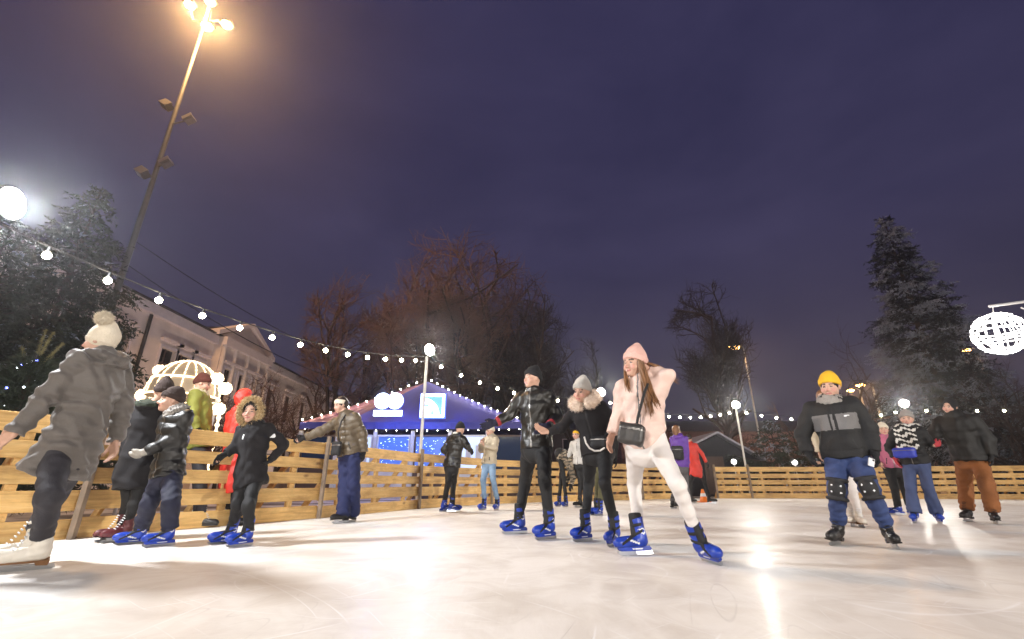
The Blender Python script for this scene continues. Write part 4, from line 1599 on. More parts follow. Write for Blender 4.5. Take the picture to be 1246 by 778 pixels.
nt.links.new(oi.outputs['Random'], rv.inputs['Value'])
sc_ = nn(nt, 'ShaderNodeVectorMath', operation='SCALE')
nt.links.new(gc, sc_.inputs[0])
nt.links.new(rv.outputs[0], sc_.inputs['Scale'])
nt.links.new(sc_.outputs[0], b_.inputs['Base Color'])
b_.inputs['Roughness'].default_value = .55
bp = nn(nt, 'ShaderNodeBump')
bp.inputs['Strength'].default_value = .25
bp.inputs['Distance'].default_value = .01
nt.links.new(gr, bp.inputs['Height'])
nt.links.new(bp.outputs['Normal'], b_.inputs['Normal'])
POSTM = mat('weathered_post_wood', (.24, .18, .13), .75, var=.3, vscale=8, bump=.3, bscale=30)
GALV = mat('painted_pole_steel', (.62, .61, .60), .45, metal=.1, var=.08, vscale=5)

ROWS = [(.10, .20), (.375, .20), (.625, .165), (.865, .165), (1.125, .19)]


def fence(label, pts, center, hscale=1.0):
    p0 = np.array([*pts[len(pts) // 2], 0])
    root = thing('wooden_fence', label, 'fence', tuple(p0), 0)
    r = random.Random(3)
    for i in range(len(pts) - 1):
        a, b = np.array([*pts[i], 0.]), np.array([*pts[i + 1], 0.])
        d = unit(b - a)
        L = np.linalg.norm(b - a)
        nrm = np.array([-d[1], d[0], 0])
        if nrm @ (np.array([*center, 0]) - (a + b) / 2) > 0:
            nrm = -nrm                                      # points out of the rink
        ang = math.atan2(d[1], d[0])
        for zc, hh in ROWS:
            m = MB().box((0, 0, 0), (L - .012, .032, hh * hscale + r.uniform(-.006, .006)), ch=.006)
            o = m.build('board', WOOD, root)
            c = (a + b) / 2 + nrm * (.03 + r.uniform(-.003, .003)) - p0
            o.location = (c[0], c[1], zc * hscale + r.uniform(-.006, .006))
            o.rotation_euler = (r.uniform(-.008, .008), r.uniform(-.003, .003), ang)
        ns = max(2, round(L / 1.0))
        for j in range(ns):
            t = (j + .5) / ns
            c = a + d * L * t + nrm * .075 - p0
            rz = np.array([[d[0], nrm[0], 0], [d[1], nrm[1], 0], [0, 0, 1]])
            st = MB().box((c[0], c[1], .60 * hscale), (.095, .05, 1.18 * hscale), rot=rz, ch=.006)
            st.build('stud', WOOD, root)
            ca, cb = c + nrm * .03 + np.array([0, 0, 1.02 * hscale]), c + nrm * .85 + np.array([0, 0, -.02])
            mid, dv = (ca + cb) / 2, cb - ca
            zz = unit(dv)
            xx = d
            yy = np.cross(zz, xx)
            MB().box(mid, (.045, .09, np.linalg.norm(dv)), rot=np.stack([xx, yy, zz], 1), ch=.005).build('brace', WOOD, root)
    for i, p in enumerate(pts):
        q = np.array([*p, 0.]) - p0
        toc = unit(np.array([*center, 0]) - np.array([*p, 0.]))
        q = q + toc * .035
        MB().box((q[0], q[1], .66 * hscale), (.075, .05, 1.32 * hscale), rot=np.array([[-toc[1], toc[0], 0], [toc[0], toc[1], 0], [0, 0, 1]]).T, ch=.006).build('post', POSTM, root)
    return root


fence('long pine board fence curving along the left and back of the rink', LEFT_RUN, (8, 8))
fence('pine board fence across the far right side of the rink', RIGHT_RUN, (12, 6), .97)

# ------------------------------------------------------------------ lamp poles
LAMPG = mat('floodlight_glass', (.9, .9, .9), .3, var=0, emit=(1, .95, .86), estr=60)
LAMPH = mat('floodlight_housing', (.06, .06, .065), .5, metal=.5, var=.1)
LG = 'floodlight poles round the rink'


def point_light(name, loc, power, color, size, parent=None):
    l = bpy.data.lights.new(name, 'POINT')
    l.energy = power
    l.color = color
    l.shadow_soft_size = size
    o = bpy.data.objects.new(name, l)
    COL.objects.link(o)
    o.location = loc
    if parent:
        o.parent = parent
    return o


def spot_light(name, loc, aim, power, color, size, ang, blend, parent, origin):
    l = bpy.data.lights.new(name, 'SPOT')
    l.energy = power
    l.color = color
    l.shadow_soft_size = size
    l.spot_size = R(ang)
    l.spot_blend = blend
    o = bpy.data.objects.new(name, l)
    COL.objects.link(o)
    o.parent = parent
    o.location = tuple(np.array(loc) - origin)
    d = Vector(tuple(np.array(aim) - np.array(loc)))
    o.rotation_euler = d.to_track_quat('-Z', 'Y').to_euler()
    return o


def lamp_pole(x, y, h, aim, power, label, color=(1, .95, .87), col2=None, group=LG, size=.2, ang=150, rad=.155):
    base = np.array([x, y, -.04])
    t = thing('lamp_pole', label, 'lamp pole', tuple(base), 0, group)
    MB().tube([(0, 0, 0), (0, 0, .03), (0, 0, .03), (0, 0, h)], [.11, .11, .042, .036], 12).build('pole', GALV, t)
    a = np.array(aim) - base - np.array([0, 0, h])
    fl = unit([a[0], a[1], 0])
    dn = unit(fl * math.cos(R(32)) - np.array([0, 0, math.sin(R(32))]))
    FM = frame_from(dn, np.array([0, 0, 1]))
    rot = np.stack([FM[0], FM[1], FM[2]], 1)
    c = np.array([0, 0, h + .14]) + fl * .05
    bm_ = MB().tube([c - FM[1] * .05, c - FM[1] * .03, c + FM[1] * .046], [rad * .6, rad * 1.1, rad * 1.1], 20)
    bm_.box(c - FM[1] * .06, (.30, .05, .22), rot=rot)
    hd = bm_.build('lamp_housing', LAMPH, t)
    MB().tube([c + FM[1] * .047, c + FM[1] * .058, c + FM[1] * .075], [rad, rad * .98, rad * .55], 20).build('lamp_glass', LAMPG, hd)
    br = MB()
    br.tube([(0, 0, h - .02), c - FM[0] * .2 * 0 - FM[1] * .10], .018, 6)
    br.build('bracket', GALV, t)
    p = base + c + FM[1] * .10
    spot_light('floodlight', p, np.array(aim), power, color, size, ang, .6, t, base)
    return t


PL = [(-5.28, 3.95, 3.17), (-2.22, 11.36, 3.72), (3.32, 16.85, 3.66), (9.6, 19.45, 3.62), (16.2, 18.7, 3.55)]
WARM = (1, .94, .86)
lamp_pole(*PL[0], (4, 6, 0), P_LEFT, 'tall lamp pole with glaring white floodlight at the left edge', color=(.95, .97, 1.0), rad=.165)
lamp_pole(*PL[1], (4, 6, 0), P_MID, 'white lamp pole standing in front of the blue tent')
lamp_pole(*PL[2], (4, 4, 0), P_MID, 'lamp pole behind the woman with the fur collar')
lamp_pole(*PL[3], (6, 4, 0), P_FAR, 'white lamp pole above the far fence beside the small spruce')
lamp_pole(*PL[4], (8, 4, 0), P_FAR, 'lamp pole glaring behind the woman with the patterned scarf')
lamp_pole(24.9, 12.5, 3.6, (8, 6, 0), P_FAR, 'lamp pole on the right side of the rink outside the picture')
for (x, y, pw) in ((20.5, -9.4, P_BACK), (7.5, -11.3, P_BACK * 1.9), (-6.5, -7.6, P_BACK * .6)):
    lamp_pole(x, y, 4.2, (x * .35 + 3.2, y * .3 + 2, 0), pw, 'lamp pole on the near side of the rink behind the camera', color=WARM, ang=125)

# ------------------------------------------------------------------ strings of bulbs
BULB = mat('bulb_glass', (1, .95, .85), .3, var=0, emit=(1, .87, .60), estr=130)
CABLE = mat('black_cable', (.012, .012, .012), .6, var=0)
_bm = MB()
_bm.sphere((0, 0, 0), .040, 10, 7)
BULB_ME = _bm.mesh('bulb', BULB)
_bm = MB()
_bm.tube([(0, 0, .040), (0, 0, .10)], [.022, .018], 8)
SOCK_ME = _bm.mesh('socket', CABLE)
SG = 'strings of bulbs round the rink'


def bulb_string(label, a, b, sag, n, group=SG, t0=.06, t1=.94, bs=1.0):
    a, b = np.array(a, float), np.array(b, float)
    root = thing('bulb_string', label, 'string lights', tuple(a), 0, group)
    P = lambda t: (b - a) * t - np.array([0, 0, sag * 4 * t * (1 - t)])
    MB().tube([P(t) for t in np.linspace(0, 1, 25)], .009, 5).build('cable', CABLE, root)
    for t in np.linspace(t0, t1, n):
        q = P(t) - np.array([0, 0, .105 * bs])
        o = link_mesh('bulb', BULB_ME, root, tuple(q))
        o.scale = (bs, bs, bs)
        s = link_mesh('socket', SOCK_ME, o)
    return root


top = lambda i, dz=-.05: (PL[i][0], PL[i][1], PL[i][2] + dz)
bulb_string('string of bulbs over the spectators from the left lamp pole to the tent', top(0, -.12), top(1), .40, 13)
bulb_string('string of bulbs running right from the pole in front of the tent', top(1), top(2), .42, 11)
bulb_string('string of bulbs behind the woman in the blush jacket', top(2), top(3), .45, 12)
bulb_string('string of bulbs behind the man in the yellow beanie', top(3), top(4), .40, 11)
bulb_string('string of bulbs behind the man in rust brown trousers', top(4), (24.9, 12.5, 3.5), .35, 14)
bulb_string('string of bulbs leaving the left lamp pole towards the camera', top(0, -.12), (-7.4, -7.0, 3.9), .5, 12)

# ------------------------------------------------------------------ tall mast with sodium lamps
SOD = mat('sodium_lamp_glass', (1, .8, .5), .3, var=0, emit=(1, .50, .14), estr=40)
mx = at(168, 275, 18.0)[0]
MASTM = mat('mast_steel', (.13, .128, .125), .55, metal=.2, var=.1, vscale=3)
mast = thing('light_mast', 'very tall steel mast with glowing orange lamps and small grey floodlights', 'light mast', (mx, 18.0, -.05))
ztop = at(252, 24, 18.0)[2] + .05
MB().tube([(0, 0, 0), (0, 0, ztop * .45), (0, 0, ztop)], [.16, .12, .07], 14).build('pole', MASTM, mast)
for (qx, qy) in ((231, 6), (256, 2), (252, 32), (276, 30)):
    c = at(qx, qy, 18.0 + (0 if qx != 252 else -1.0)) - np.array([mx, 18.0, -.05])
    arm = MB().tube([(0, 0, ztop - .25), (c[0] * .6, c[1] * .6, ztop - .05), c + np.array([0, 0, .12])], .05, 8)
    ao = arm.build('arm', MASTM, mast)
    hd = MB().box(c + np.array([0, 0, .06]), (.62, .42, .16), ch=.04).build('lamp_head', LAMPH, mast)
    MB().lathe([(0, -.20), (.16, -.17), (.25, -.08), (.27, -.01), (.0, -.005)], c, 14).build('lamp_glass', SOD, hd)
    point_light('sodium_lamp', tuple(c + np.array([0, 0, -.5])), P_MAST, (1, .56, .22), .3, mast)
for (qx, qy, tilt) in ((203, 129, 1), (231, 146, -1), (203, 199, -1), (174, 211, 1)):
    c = at(qx, qy, 17.7) - np.array([mx, 18.0, -.05])
    br = MB().tube([(0, 0, c[2]), c], .035, 6)
    br.build('floodlight_bracket', MASTM, mast)
    fr = MB()
    rr = np.array(Matrix.Rotation(R(35 * tilt), 3, 'Y') @ Matrix.Rotation(R(-20), 3, 'X'))
    fr.box(c, (.44, .34, .36), rot=rr, ch=.05)
    fr.box(c + rr @ np.array([0, -.20, 0]), (.48, .06, .40), rot=rr, ch=.02)
    fr.build('floodlight_housing', mat('grey_housing', (.20, .19, .185), .35, metal=.5, var=.1), mast)
for dz, pe in ((0, (470, 455)), (-1.2, (440, 470))):
    a = np.array([mx, 18.0, at(172, 292, 18.0)[2] + dz])
    e_ = at(*pe, 34)
    m_ = MB().tube([a + (e_ - a) * t - np.array([0, 0, 3.0 * t * (1 - t)]) for t in np.linspace(0, 1, 16)], .022, 5)
    tag(m_.build('power_cable', CABLE), 'upper dark cable sloping down from the tall mast' if dz == 0 else 'lower dark cable sloping down from the tall mast', 'cable', 'cables from the mast')


# ------------------------------------------------------------------ trees
BARK = mat('dark_bark', (.060, .040, .034), .85, var=.35, vscale=6, bump=.5, bscale=25)
TWIG = mat('reddish_twig_bark', (.14, .078, .060), .8, var=.3, vscale=.6)
TWIGD = mat('dark_twig_bark', (.050, .036, .038), .8, var=.3, vscale=.6)
NEED = mat('spruce_needles', (.028, .038, .024), .7, var=.5, vscale=1.2)
NEEDF = mat('frosted_needles', (.30, .33, .40), .75, var=.35, vscale=2.5)
NEEDB = mat('blue_spruce_needles', (.022, .026, .034), .75, var=.5, vscale=1.5)


class Tubes:
    """many thin tapered 3/4-sided tubes as arrays"""

    def __init__(s):
        s.V, s.F = [], []

    def add(s, pts, r0, r1, n=3):
        o = len(s.V)
        m = len(pts)
        for i, p in enumerate(pts):
            d = (pts[min(i + 1, m - 1)] - pts[max(i - 1, 0)])
            d = d / (np.linalg.norm(d) + 1e-9)
            h = np.array([0, 0, 1.]) if abs(d[2]) < .8 else np.array([1., 0, 0])
            u = np.cross(d, h)
            u /= np.linalg.norm(u) + 1e-9
            b = np.cross(d, u)
            r = r0 + (r1 - r0) * i / (m - 1)
            for k in range(n):
                a = 2 * math.pi * k / n
                s.V.append(p + r * (u * math.cos(a) + b * math.sin(a)))
        for i in range(m - 1):
            for k in range(n):
                s.F.append((o + i * n + k, o + i * n + (k + 1) % n, o + (i + 1) * n + (k + 1) % n, o + (i + 1) * n + k))

    def build(s, name, m, parent, smooth=True):
        return link_mesh(name, mesh_np(name, np.array(s.V), np.array(s.F), m, smooth), parent)


def rotv(v, ax, a):
    ax = unit(ax)
    return v * math.cos(a) + np.cross(ax, v) * math.sin(a) + ax * (ax @ v) * (1 - math.cos(a))


def bare_tree(label, base, H, seed, twig=TWIG, limbs=6, spread=.6, dens=1.0, trunk=.25, group='bare trees', up=.25, r0=None, lean=(0, 0), tw=.012, reach=1.0, env=None):
    r = np.random.default_rng(seed)
    root = thing('bare_tree', label, 'tree', tuple(base), 0, group)
    big, fine = Tubes(), Tubes()
    r0 = r0 or H * .019

    def branch(p, d, L, rad, lev):
        n = 5 if lev < 2 else 4
        pts = [p]
        q = p.copy()
        for i in range(n):
            d = unit(d + r.normal(size=3) * (.13 + .05 * lev) + np.array([0, 0, up * .25]))
            q = q + d * L / n
            if env is not None and lev > 0:
                e2 = (q - np.array([0, 0, env[1]])) / np.array([env[0], env[0], env[2]])
                if e2[2] < 0:
                    e2[2] *= .72 if lev > 1 else .4
                az_ = math.atan2(e2[1], e2[0])
                lobe = 1 + .03 * math.sin(3 * az_ + seed) + .06 * math.sin(5 * az_ + 4 * e2[2] + 2 * seed) + .10 * math.sin(9 * e2[2] + 2 * az_ + seed)
                if e2 @ e2 > r.uniform(.72, 1.18) * lobe:
                    if len(pts) < 2:
                        return
                    break
            pts.append(q.copy())
        n = len(pts) - 1
        T = big if lev < 3 else fine
        T.add(pts, rad, rad * (.45 if lev < 3 else .3), 6 if lev == 0 else (5 if lev == 1 else 3))
        if lev >= 4:
            return
        nc = [limbs, 6, 6, 6][lev] * (dens if lev > 0 else 1)
        nc = int(nc) + (r.random() < nc % 1)
        for j in range(nc):
            t = r.uniform(.25 if lev else .0, 1.0)
            if lev == 0:
                t = .7 + .3 * j / max(1, nc - 1)
            x = t * n
            i = min(int(x), n - 1)
            bp_ = pts[i] + (pts[i + 1] - pts[i]) * (x - i)
            bd = unit(pts[i + 1] - pts[i])
            perp = np.cross(bd, r.normal(size=3))
            if lev == 0:
                perp = rotv(np.array([1., 0, 0]), np.array([0, 0, 1.]), 2 * math.pi * (j + r.uniform(-.3, .3)) / nc)
                perp = np.cross(bd, perp)
            a = r.uniform(.45, 1.0) if lev else spread * r.uniform(.5, 1.35)
            nd = rotv(bd, perp, a)
            fac = [.56 * reach, .50, .52, .62][lev] * r.uniform(.7, 1.25)
            base_L = (H - H * trunk) if lev == 0 else L
            branch(bp_, nd, base_L * fac * (1.0 if lev else 1.0), rad * [.55, .5, .5, .55][lev] if lev < 2 else max(tw * (1.6 if lev == 2 else .8), rad * .45), lev + 1)
    branch(np.zeros(3), unit(np.array([lean[0], lean[1], 1.0])), H * trunk, r0, 0)
    # leader continues
    branch(np.array([0, 0, H * trunk]), unit(np.array([lean[0] + .1, lean[1], 1.0])), H * .55, r0 * .6, 1)
    big.build('trunk', BARK, root)
    fine.build('twigs', twig, root, False)
    return root


def spruce(label, base, H, Rb, seed, needle=NEED, frost=NEEDF, ffrac=.2, group='spruces', first=.06, dens=1.0, clump=1.0, step=.46):
    r = np.random.default_rng(seed)
    root = thing('spruce_tree', label, 'tree', tuple(base), 0, group)
    tr = Tubes()
    tr.add([np.array([0, 0, z]) for z in np.linspace(0, H, 9)], H * .018, .015, 8)
    br = Tubes()
    tris, mi = [], []
    z = H * first
    while z < H * .985:
        t = z / H
        Rr = Rb * (1 - t) ** .85 * r.uniform(.85, 1.1) + .12
        nb = max(4, int((4 + 4 * (1 - t)) * dens))
        whorl = r.uniform(.72, 1.2)
        a0 = r.uniform(0, 6.28)
        for j in range(nb):
            a = a0 + 2 * math.pi * j / nb + r.uniform(-.25, .25)
            L = Rr * whorl * r.uniform(.6, 1.15)
            d = np.array([math.cos(a), math.sin(a), 0])
            slope = .55 * t - .28 + r.uniform(-.1, .1)
            pts = []
            for s in np.linspace(0, 1, 5):
                pts.append(np.array([0, 0, z]) + d * L * s + np.array([0, 0, slope * L * s + .16 * L * s * s]))
            br.add(pts, .012 + .018 * L, .006, 3)
            side = np.array([-d[1], d[0], 0])
            nt_ = max(5, int(L * 11 * dens))
            for q in range(nt_):
                s = r.uniform(.18, 1.0) ** .8
                x = s * 4
                i = min(int(x), 3)
                c = pts[i] + (pts[i + 1] - pts[i]) * (x - i)
                sg = r.choice([-1, 1])
                TL = (.20 + .34 * L * (1 - .6 * s)) * r.uniform(.6, 1.2) * clump
                td = unit(d * r.uniform(.4, 1.0) + side * sg * r.uniform(.3, 1.0) + np.array([0, 0, r.uniform(-.85, .05)]))
                cl_n = math.sin(c[0] * 2.6 + c[2] * 1.1 + seed) + math.sin(c[1] * 2.9 - c[2] * 1.7) + math.sin(c[2] * 3.7 + c[0] * .8)
                fr = 1 if r.random() < ffrac * (.4 + s) * (1.9 if cl_n > .25 else .25) else 0
                nn_ = max(5, int(TL / .055))
                for m in range(nn_):
                    u = (m + r.random()) / nn_
                    p = c + td * TL * u
                    e = unit(td * .8 + r.normal(size=3) * .75)
                    ln = r.uniform(.07, .15) * clump
                    wv = np.cross(e, r.normal(size=3))
                    wv = unit(wv) * ln * .20
                    tris += [p - wv, p + wv, p + e * ln]
                    mi.append(fr)
        z += step * r.uniform(.75, 1.2) * (1 - .45 * t)
    tr.build('trunk', BARK, root)
    br.build('limbs', BARK, root)
    tr_ = np.array(tris)
    link_mesh('crown', mesh_np('crown', tr_, np.arange(len(tr_)).reshape(-1, 3), [needle, frost], False, mi), root)
    return root


def tree_base(x, Y):
    q = at(x, 589, Y)
    return np.array([q[0], Y, -.06])


def hgt(x, y, Y):
    return at(x, y, Y)[2]


# left: big dark spruces behind the fence
b = tree_base(92, 14.5)
spruce('large dark spruce at the left in front of the pale pink building', (at(118, 245, 14.5)[0] + .0, 14.5, -.06), hgt(122, 228, 14.5), 3.5, 1, NEED, NEEDF, .02, dens=1.25, clump=1.35)
spruce('dark spruce at the left edge of the picture under the white floodlight', (at(-10, 330, 12)[0], 12.0, -.06), hgt(-20, 262, 12), 3.0, 2, NEED, NEEDF, .03, dens=1.15, clump=1.3)
# right: tall frosted spruce and its neighbour
spruce('tall frosted blue spruce on the right', (at(1078, 275, 27)[0], 27, -.06), hgt(1084, 262, 27), 3.7, 3, NEEDB, NEEDF, .42, dens=1.3, clump=1.6, step=.60)
spruce('shorter frosted spruce right behind the man in rust brown trousers', (at(1195, 450, 24.5)[0] - .6, 24.5, -.06), hgt(1180, 425, 24.5), 2.4, 4, NEEDB, NEEDF, .32, dens=1.2, clump=1.45, step=.55)
spruce('small dark spruce behind the far fence beside a lamp pole', (at(945, 560, 23)[0], 23, -.06), hgt(945, 510, 23), 2.3, 5, NEED, NEEDF, .12, dens=1.2, clump=1.2)

bt = lambda x, Y, **k_: (tree_base(x, Y), k_)
bare_tree('widest bare tree with dense reddish crown behind the blue tent', tree_base(560, 36), hgt(580, 278, 36), 21, TWIG, 15, .85, 1.7, .11, tw=.018, reach=1.3, up=.16, env=(8.0, hgt(575, 385, 36), hgt(575, 278, 36) - hgt(575, 385, 36)))
bare_tree('bare tree with spreading crown on the right of the widest bare tree', tree_base(640, 34), hgt(645, 300, 34), 22, TWIGD, 10, .75, 1.55, .16, tw=.017, reach=1.1, up=.16, env=(4.0, hgt(640, 390, 34), hgt(640, 298, 34) - hgt(640, 390, 34)))
bare_tree('bare tree left of the blue tent roof, next to the pink building', tree_base(400, 42), hgt(390, 322, 42), 23, TWIG, 10, .75, 1.5, .2, tw=.020, up=.16, env=(4.6, hgt(390, 400, 42), hgt(390, 320, 42) - hgt(390, 400, 42)))
bare_tree('lower bare tree whose crown shows behind the man in black leather', tree_base(705, 40), hgt(690, 395, 40), 24, TWIGD, 7, .8, 1.6, .2, tw=.020, env=(2.8, hgt(690, 450, 40), hgt(690, 395, 40) - hgt(690, 450, 40)))
bare_tree('bare tree with an orange street lamp behind its branches', tree_base(893, 34), hgt(880, 338, 34), 25, TWIGD, 12, .85, 1.5, .30, tw=.013, reach=1.1, up=.16, env=(3.3, hgt(880, 405, 34), hgt(880, 338, 34) - hgt(880, 405, 34)))
bare_tree('bare tree between the tent and the reddish hedge on the left', tree_base(470, 46), hgt(470, 330, 46), 26, TWIG, 10, .8, 1.5, .2, tw=.020, up=.16, env=(4.6, hgt(470, 400, 46), hgt(470, 330, 46) - hgt(470, 400, 46)))
bare_tree('low bare tree lit orange behind the far fence near the small spruce', tree_base(985, 30), hgt(985, 500, 30), 27, TWIG, 6, .9, 1.2, .22, tw=.014)
bare_tree('bare tree with twisted low limbs at the right edge', tree_base(1262, 22), hgt(1250, 440, 22), 28, TWIGD, 7, .9, 1.1, .22, lean=(-.15, 0), tw=.011)
bare_tree('slim bare tree in front of the pillared part of the pink building', tree_base(262, 22), hgt(262, 450, 22), 29, TWIG, 6, .6, 1.3, .2, tw=.010)
bare_tree('slim bare tree in front of the far end of the pink building', tree_base(330, 30), hgt(335, 452, 30), 30, TWIG, 6, .6, 1.3, .25, tw=.012)
bare_tree('bare tree rising behind the far fence left of the dark hut', tree_base(800, 44), hgt(800, 505, 44), 31, TWIG, 6, .8, 1.3, .25, tw=.016)
bare_tree('bare tree in front of the pinkish low building right of the hut', tree_base(900, 41), hgt(895, 505, 41), 32, TWIG, 6, .8, 1.3, .25, tw=.016)
bare_tree('thin young bare tree right of the yellow beanie', tree_base(1052, 24), hgt(1052, 432, 24), 33, TWIGD, 4, .35, .8, .35, tw=.010)

# ------------------------------------------------------------------ pink building on the left
PLAST = mat('pale_pink_plaster', (.68, .58, .54), .85, var=.10, vscale=1.2, bump=.15, bscale=8)
TRIM = mat('white_trim_plaster', (.68, .60, .62), .8, var=.06, vscale=3)
ROOFM = mat('dark_sheet_roof', (.045, .042, .045), .55, metal=.3, var=.25, vscale=2)
GLASS = mat('dark_window_glass', (.015, .014, .018), .08, var=0)
FRAMEM = mat('dark_window_frame', (.10, .065, .055), .6, var=.1)
BX = -20.0
yb0, yb1 = 11.0, 62.0
HB = 9.9
bld = thing('town_building', 'long pale pink two-storey building with dark roof and a pediment', 'building', (BX, 20, -.05))
O = np.array([BX, 20, -.05])


def bbox(mbb, x0, x1, y0, y1, z0, z1, **kw):
    mbb.box(((x0 + x1) / 2 - O[0], (y0 + y1) / 2 - O[1], (z0 + z1) / 2 - O[2]), (abs(x1 - x0), abs(y1 - y0), abs(z1 - z0)), **kw)


# window positions along the front, from the photograph's rows
ped0, ped1 = atX(262, 413, BX)[1], atX(312, 434, BX)[1] + 1.0
win_y = [14.0, 16.6, 19.2, 21.8]
for q in ((207, 420), (226, 427), (244, 431)):
    win_y.append(atX(*q, BX)[1])
nwin_ped = 3
for i in range(nwin_ped):
    win_y.append(ped0 + (ped1 - ped0) * (i + .75) / (nwin_ped + .5))
y_ = ped1 + 2.0
while y_ < yb1 - 1.5:
    win_y.append(y_)
    y_ += 3.1
zrows = [(1.2, 3.3), (5.6, 7.9)]
wall = MB()
ys = sorted(set([yb0, yb1] + [v for y_ in win_y for v in (y_ - .6, y_ + .6)]))
prot = lambda y_: .55 if ped0 < y_ < ped1 else 0.0
# piers full height between the windows, bands above and below them
for i in range(len(ys) - 1):
    a, b = ys[i], ys[i + 1]
    mid = (a + b) / 2
    isw = any(abs(mid - y_) < .5 for y_ in win_y)
    if not isw:
        cuts = [a] + [c for c in (ped0, ped1) if a < c < b] + [b]
        for c0, c1 in zip(cuts[:-1], cuts[1:]):
            bbox(wall, BX - 1.0, BX + prot((c0 + c1) / 2), c0, c1, 0, HB)
    else:
        zz = [0] + [z for rr in zrows for z in rr] + [HB]
        for j in range(0, len(zz), 2):
            bbox(wall, BX - 1.0, BX + prot(mid), a, b, zz[j], zz[j + 1])
bbox(wall, BX - 14, BX - 1.3, yb0 + .3, yb1 - .3, 0, HB - .1)
wall.build('wall', PLAST, bld)
trim = MB()
for (a, b, px_) in ((yb0, ped0, 0), (ped0, ped1, .55), (ped1, yb1, 0)):
    bbox(trim, BX + px_, BX + px_ + .28, a - .003, b + .003, HB - .55, HB)
    bbox(trim, BX + px_, BX + px_ + .12, a - .003, b + .003, 4.5, 4.75)
trim.build('cornice', TRIM, bld)
for y_ in win_y:
    for (z0, z1) in zrows:
        px_ = prot(y_)
        fr = MB()
        for (a, b, c, d) in ((y_ - .75, y_ - .6, z0 - .1, z1 + .15), (y_ + .6, y_ + .75, z0 - .1, z1 + .15), (y_ - .6, y_ + .6, z1, z1 + .15), (y_ - .6, y_ + .6, z0 - .1, z0)):
            bbox(fr, BX + px_, BX + px_ + .08, a, b, c, d)
        bbox(fr, BX + px_, BX + px_ + .22, y_ - .85, y_ + .85, z1 + .35, z1 + .50)
        wo = fr.build('window', TRIM, bld)
        g2 = MB()
        bbox(g2, BX + px_ - .26, BX + px_ - .22, y_ - .6, y_ + .6, z0, z1)
        g2.build('pane', GLASS, wo)
        m2 = MB()
        bbox(m2, BX + px_ - .21, BX + px_ - .15, y_ - .03, y_ + .03, z0, z1)
        bbox(m2, BX + px_ - .21, BX + px_ - .152, y_ - .6, y_ + .6, z0 + (z1 - z0) * .62, z0 + (z1 - z0) * .66)
        m2.build('sash', FRAMEM, wo)
rf = MB()
e = .45
rf.prism([(e, 0), (e, .08), (-7, 1.3), (-14.5, .08), (-14.5, 0)], (0, yb0 - 20 - .3, HB + .05), (1, 0, 0), (0, 0, 1), (0, yb1 - yb0 + .6, 0))
rf.build('roof', ROOFM, bld)
pd = MB()
pc_, pw_ = (ped0 + ped1) / 2 - 20, (ped1 - ped0) / 2 + .3
pd.prism([(-pw_, 0), (pw_, 0), (0, 1.7)], (.30, pc_, HB + .005), (0, 1, 0), (0, 0, 1), (-.5, 0, 0))
MB().prism([(-pw_ - .2, .03), (pw_ + .2, .03), (0, 1.8)], (-.21, pc_, HB + .02), (0, 1, 0), (0, 0, 1), (-5.5, 0, 0)).build('pediment_roof', ROOFM, bld)
po = pd.build('pediment', PLAST, bld)
pt = MB()
for sg in (-1, 1):
    pt.prism([(sg * (pw_ + .35), 0), (sg * (pw_ + .35), .32), (0, 2.02), (0, 1.73)][::sg], (.62, pc_, HB + .01), (0, 1, 0), (0, 0, 1), (-.85, 0, 0))
pt.build('pediment_moulding', TRIM, po)
for y_ in [ped0 + .25] + [ped0 + (ped1 - ped0) * i / 4 for i in (1, 2, 3)] + [ped1 - .25]:
    cm = MB()
    cm.lathe([(.24, 0), (.24, .2), (.17, .35), (.15, 4.6), (.22, 4.75), (.22, 4.85)], (BX + .60 - O[0], y_ - O[1], 4.75), 12)
    cm.build('column', PLAST, bld)
dp = MB()
yd = atX(181, 385, BX)[1]
dp.tube([(.14, yd - 20, 0), (.14, yd - 20, HB - .55)], .09, 8)
dp.build('drainpipe', ROOFM, bld)
for y_ in (15, 22, 29, 37, 46, 55):          # unseen lamps added at the foot of the front to brighten it
    fb = np.array([BX + 4.2, y_, .02])
    MB().box(fb - O + np.array([0, 0, .10]), (.22, .30, .20), ch=.03).build('added_facade_lamp', LAMPH, bld)
    spot_light('added_facade_light', fb + [-.15, 0, .3], (BX, y_ + 1.0, 5.2), P_ADDED_FACADE, (1, .80, .66), .15, 120, .8, bld, O)
for y_ in (41, 52):
    ch = MB()
    bbox(ch, BX - 6.2, BX - 5.4, y_, y_ + 1.1, HB + .6, HB + 2.0)
    ch.build('chimney', PLAST, bld)

# ------------------------------------------------------------------ low buildings far behind
FARW = mat('far_reddish_plaster', (.36, .19, .17), .85, var=.18, vscale=.5)


def far_block(label, x0, x1, y, h, rows, depth=9, roofh=1.6, wallm=FARW):
    t = thing('low_building', label, 'building', ((x0 + x1) / 2, y, -.05))
    W = x1 - x0
    MB().box((0, depth / 2, h / 2), (W, depth, h)).build('wall', wallm, t)
    MB().prism([(-.4, 0), (depth / 2, roofh), (depth + .4, 0)], (-W / 2 - .3, 0, h + .01), (0, 1, 0), (0, 0, 1), (W + .6, 0, 0)).build('roof', ROOFM, t)
    for zc in rows:
        n = int(W / 3.2)
        for i in range(n):
            xc = -W / 2 + (i + .5) * W / n
            f = MB().box((xc, -.03, zc), (1.3, .08, 1.7))
            fo = f.build('window', TRIM, t)
            MB().box((xc, -.075, zc), (1.05, .03, 1.45)).build('pane', GLASS, fo)
    return t


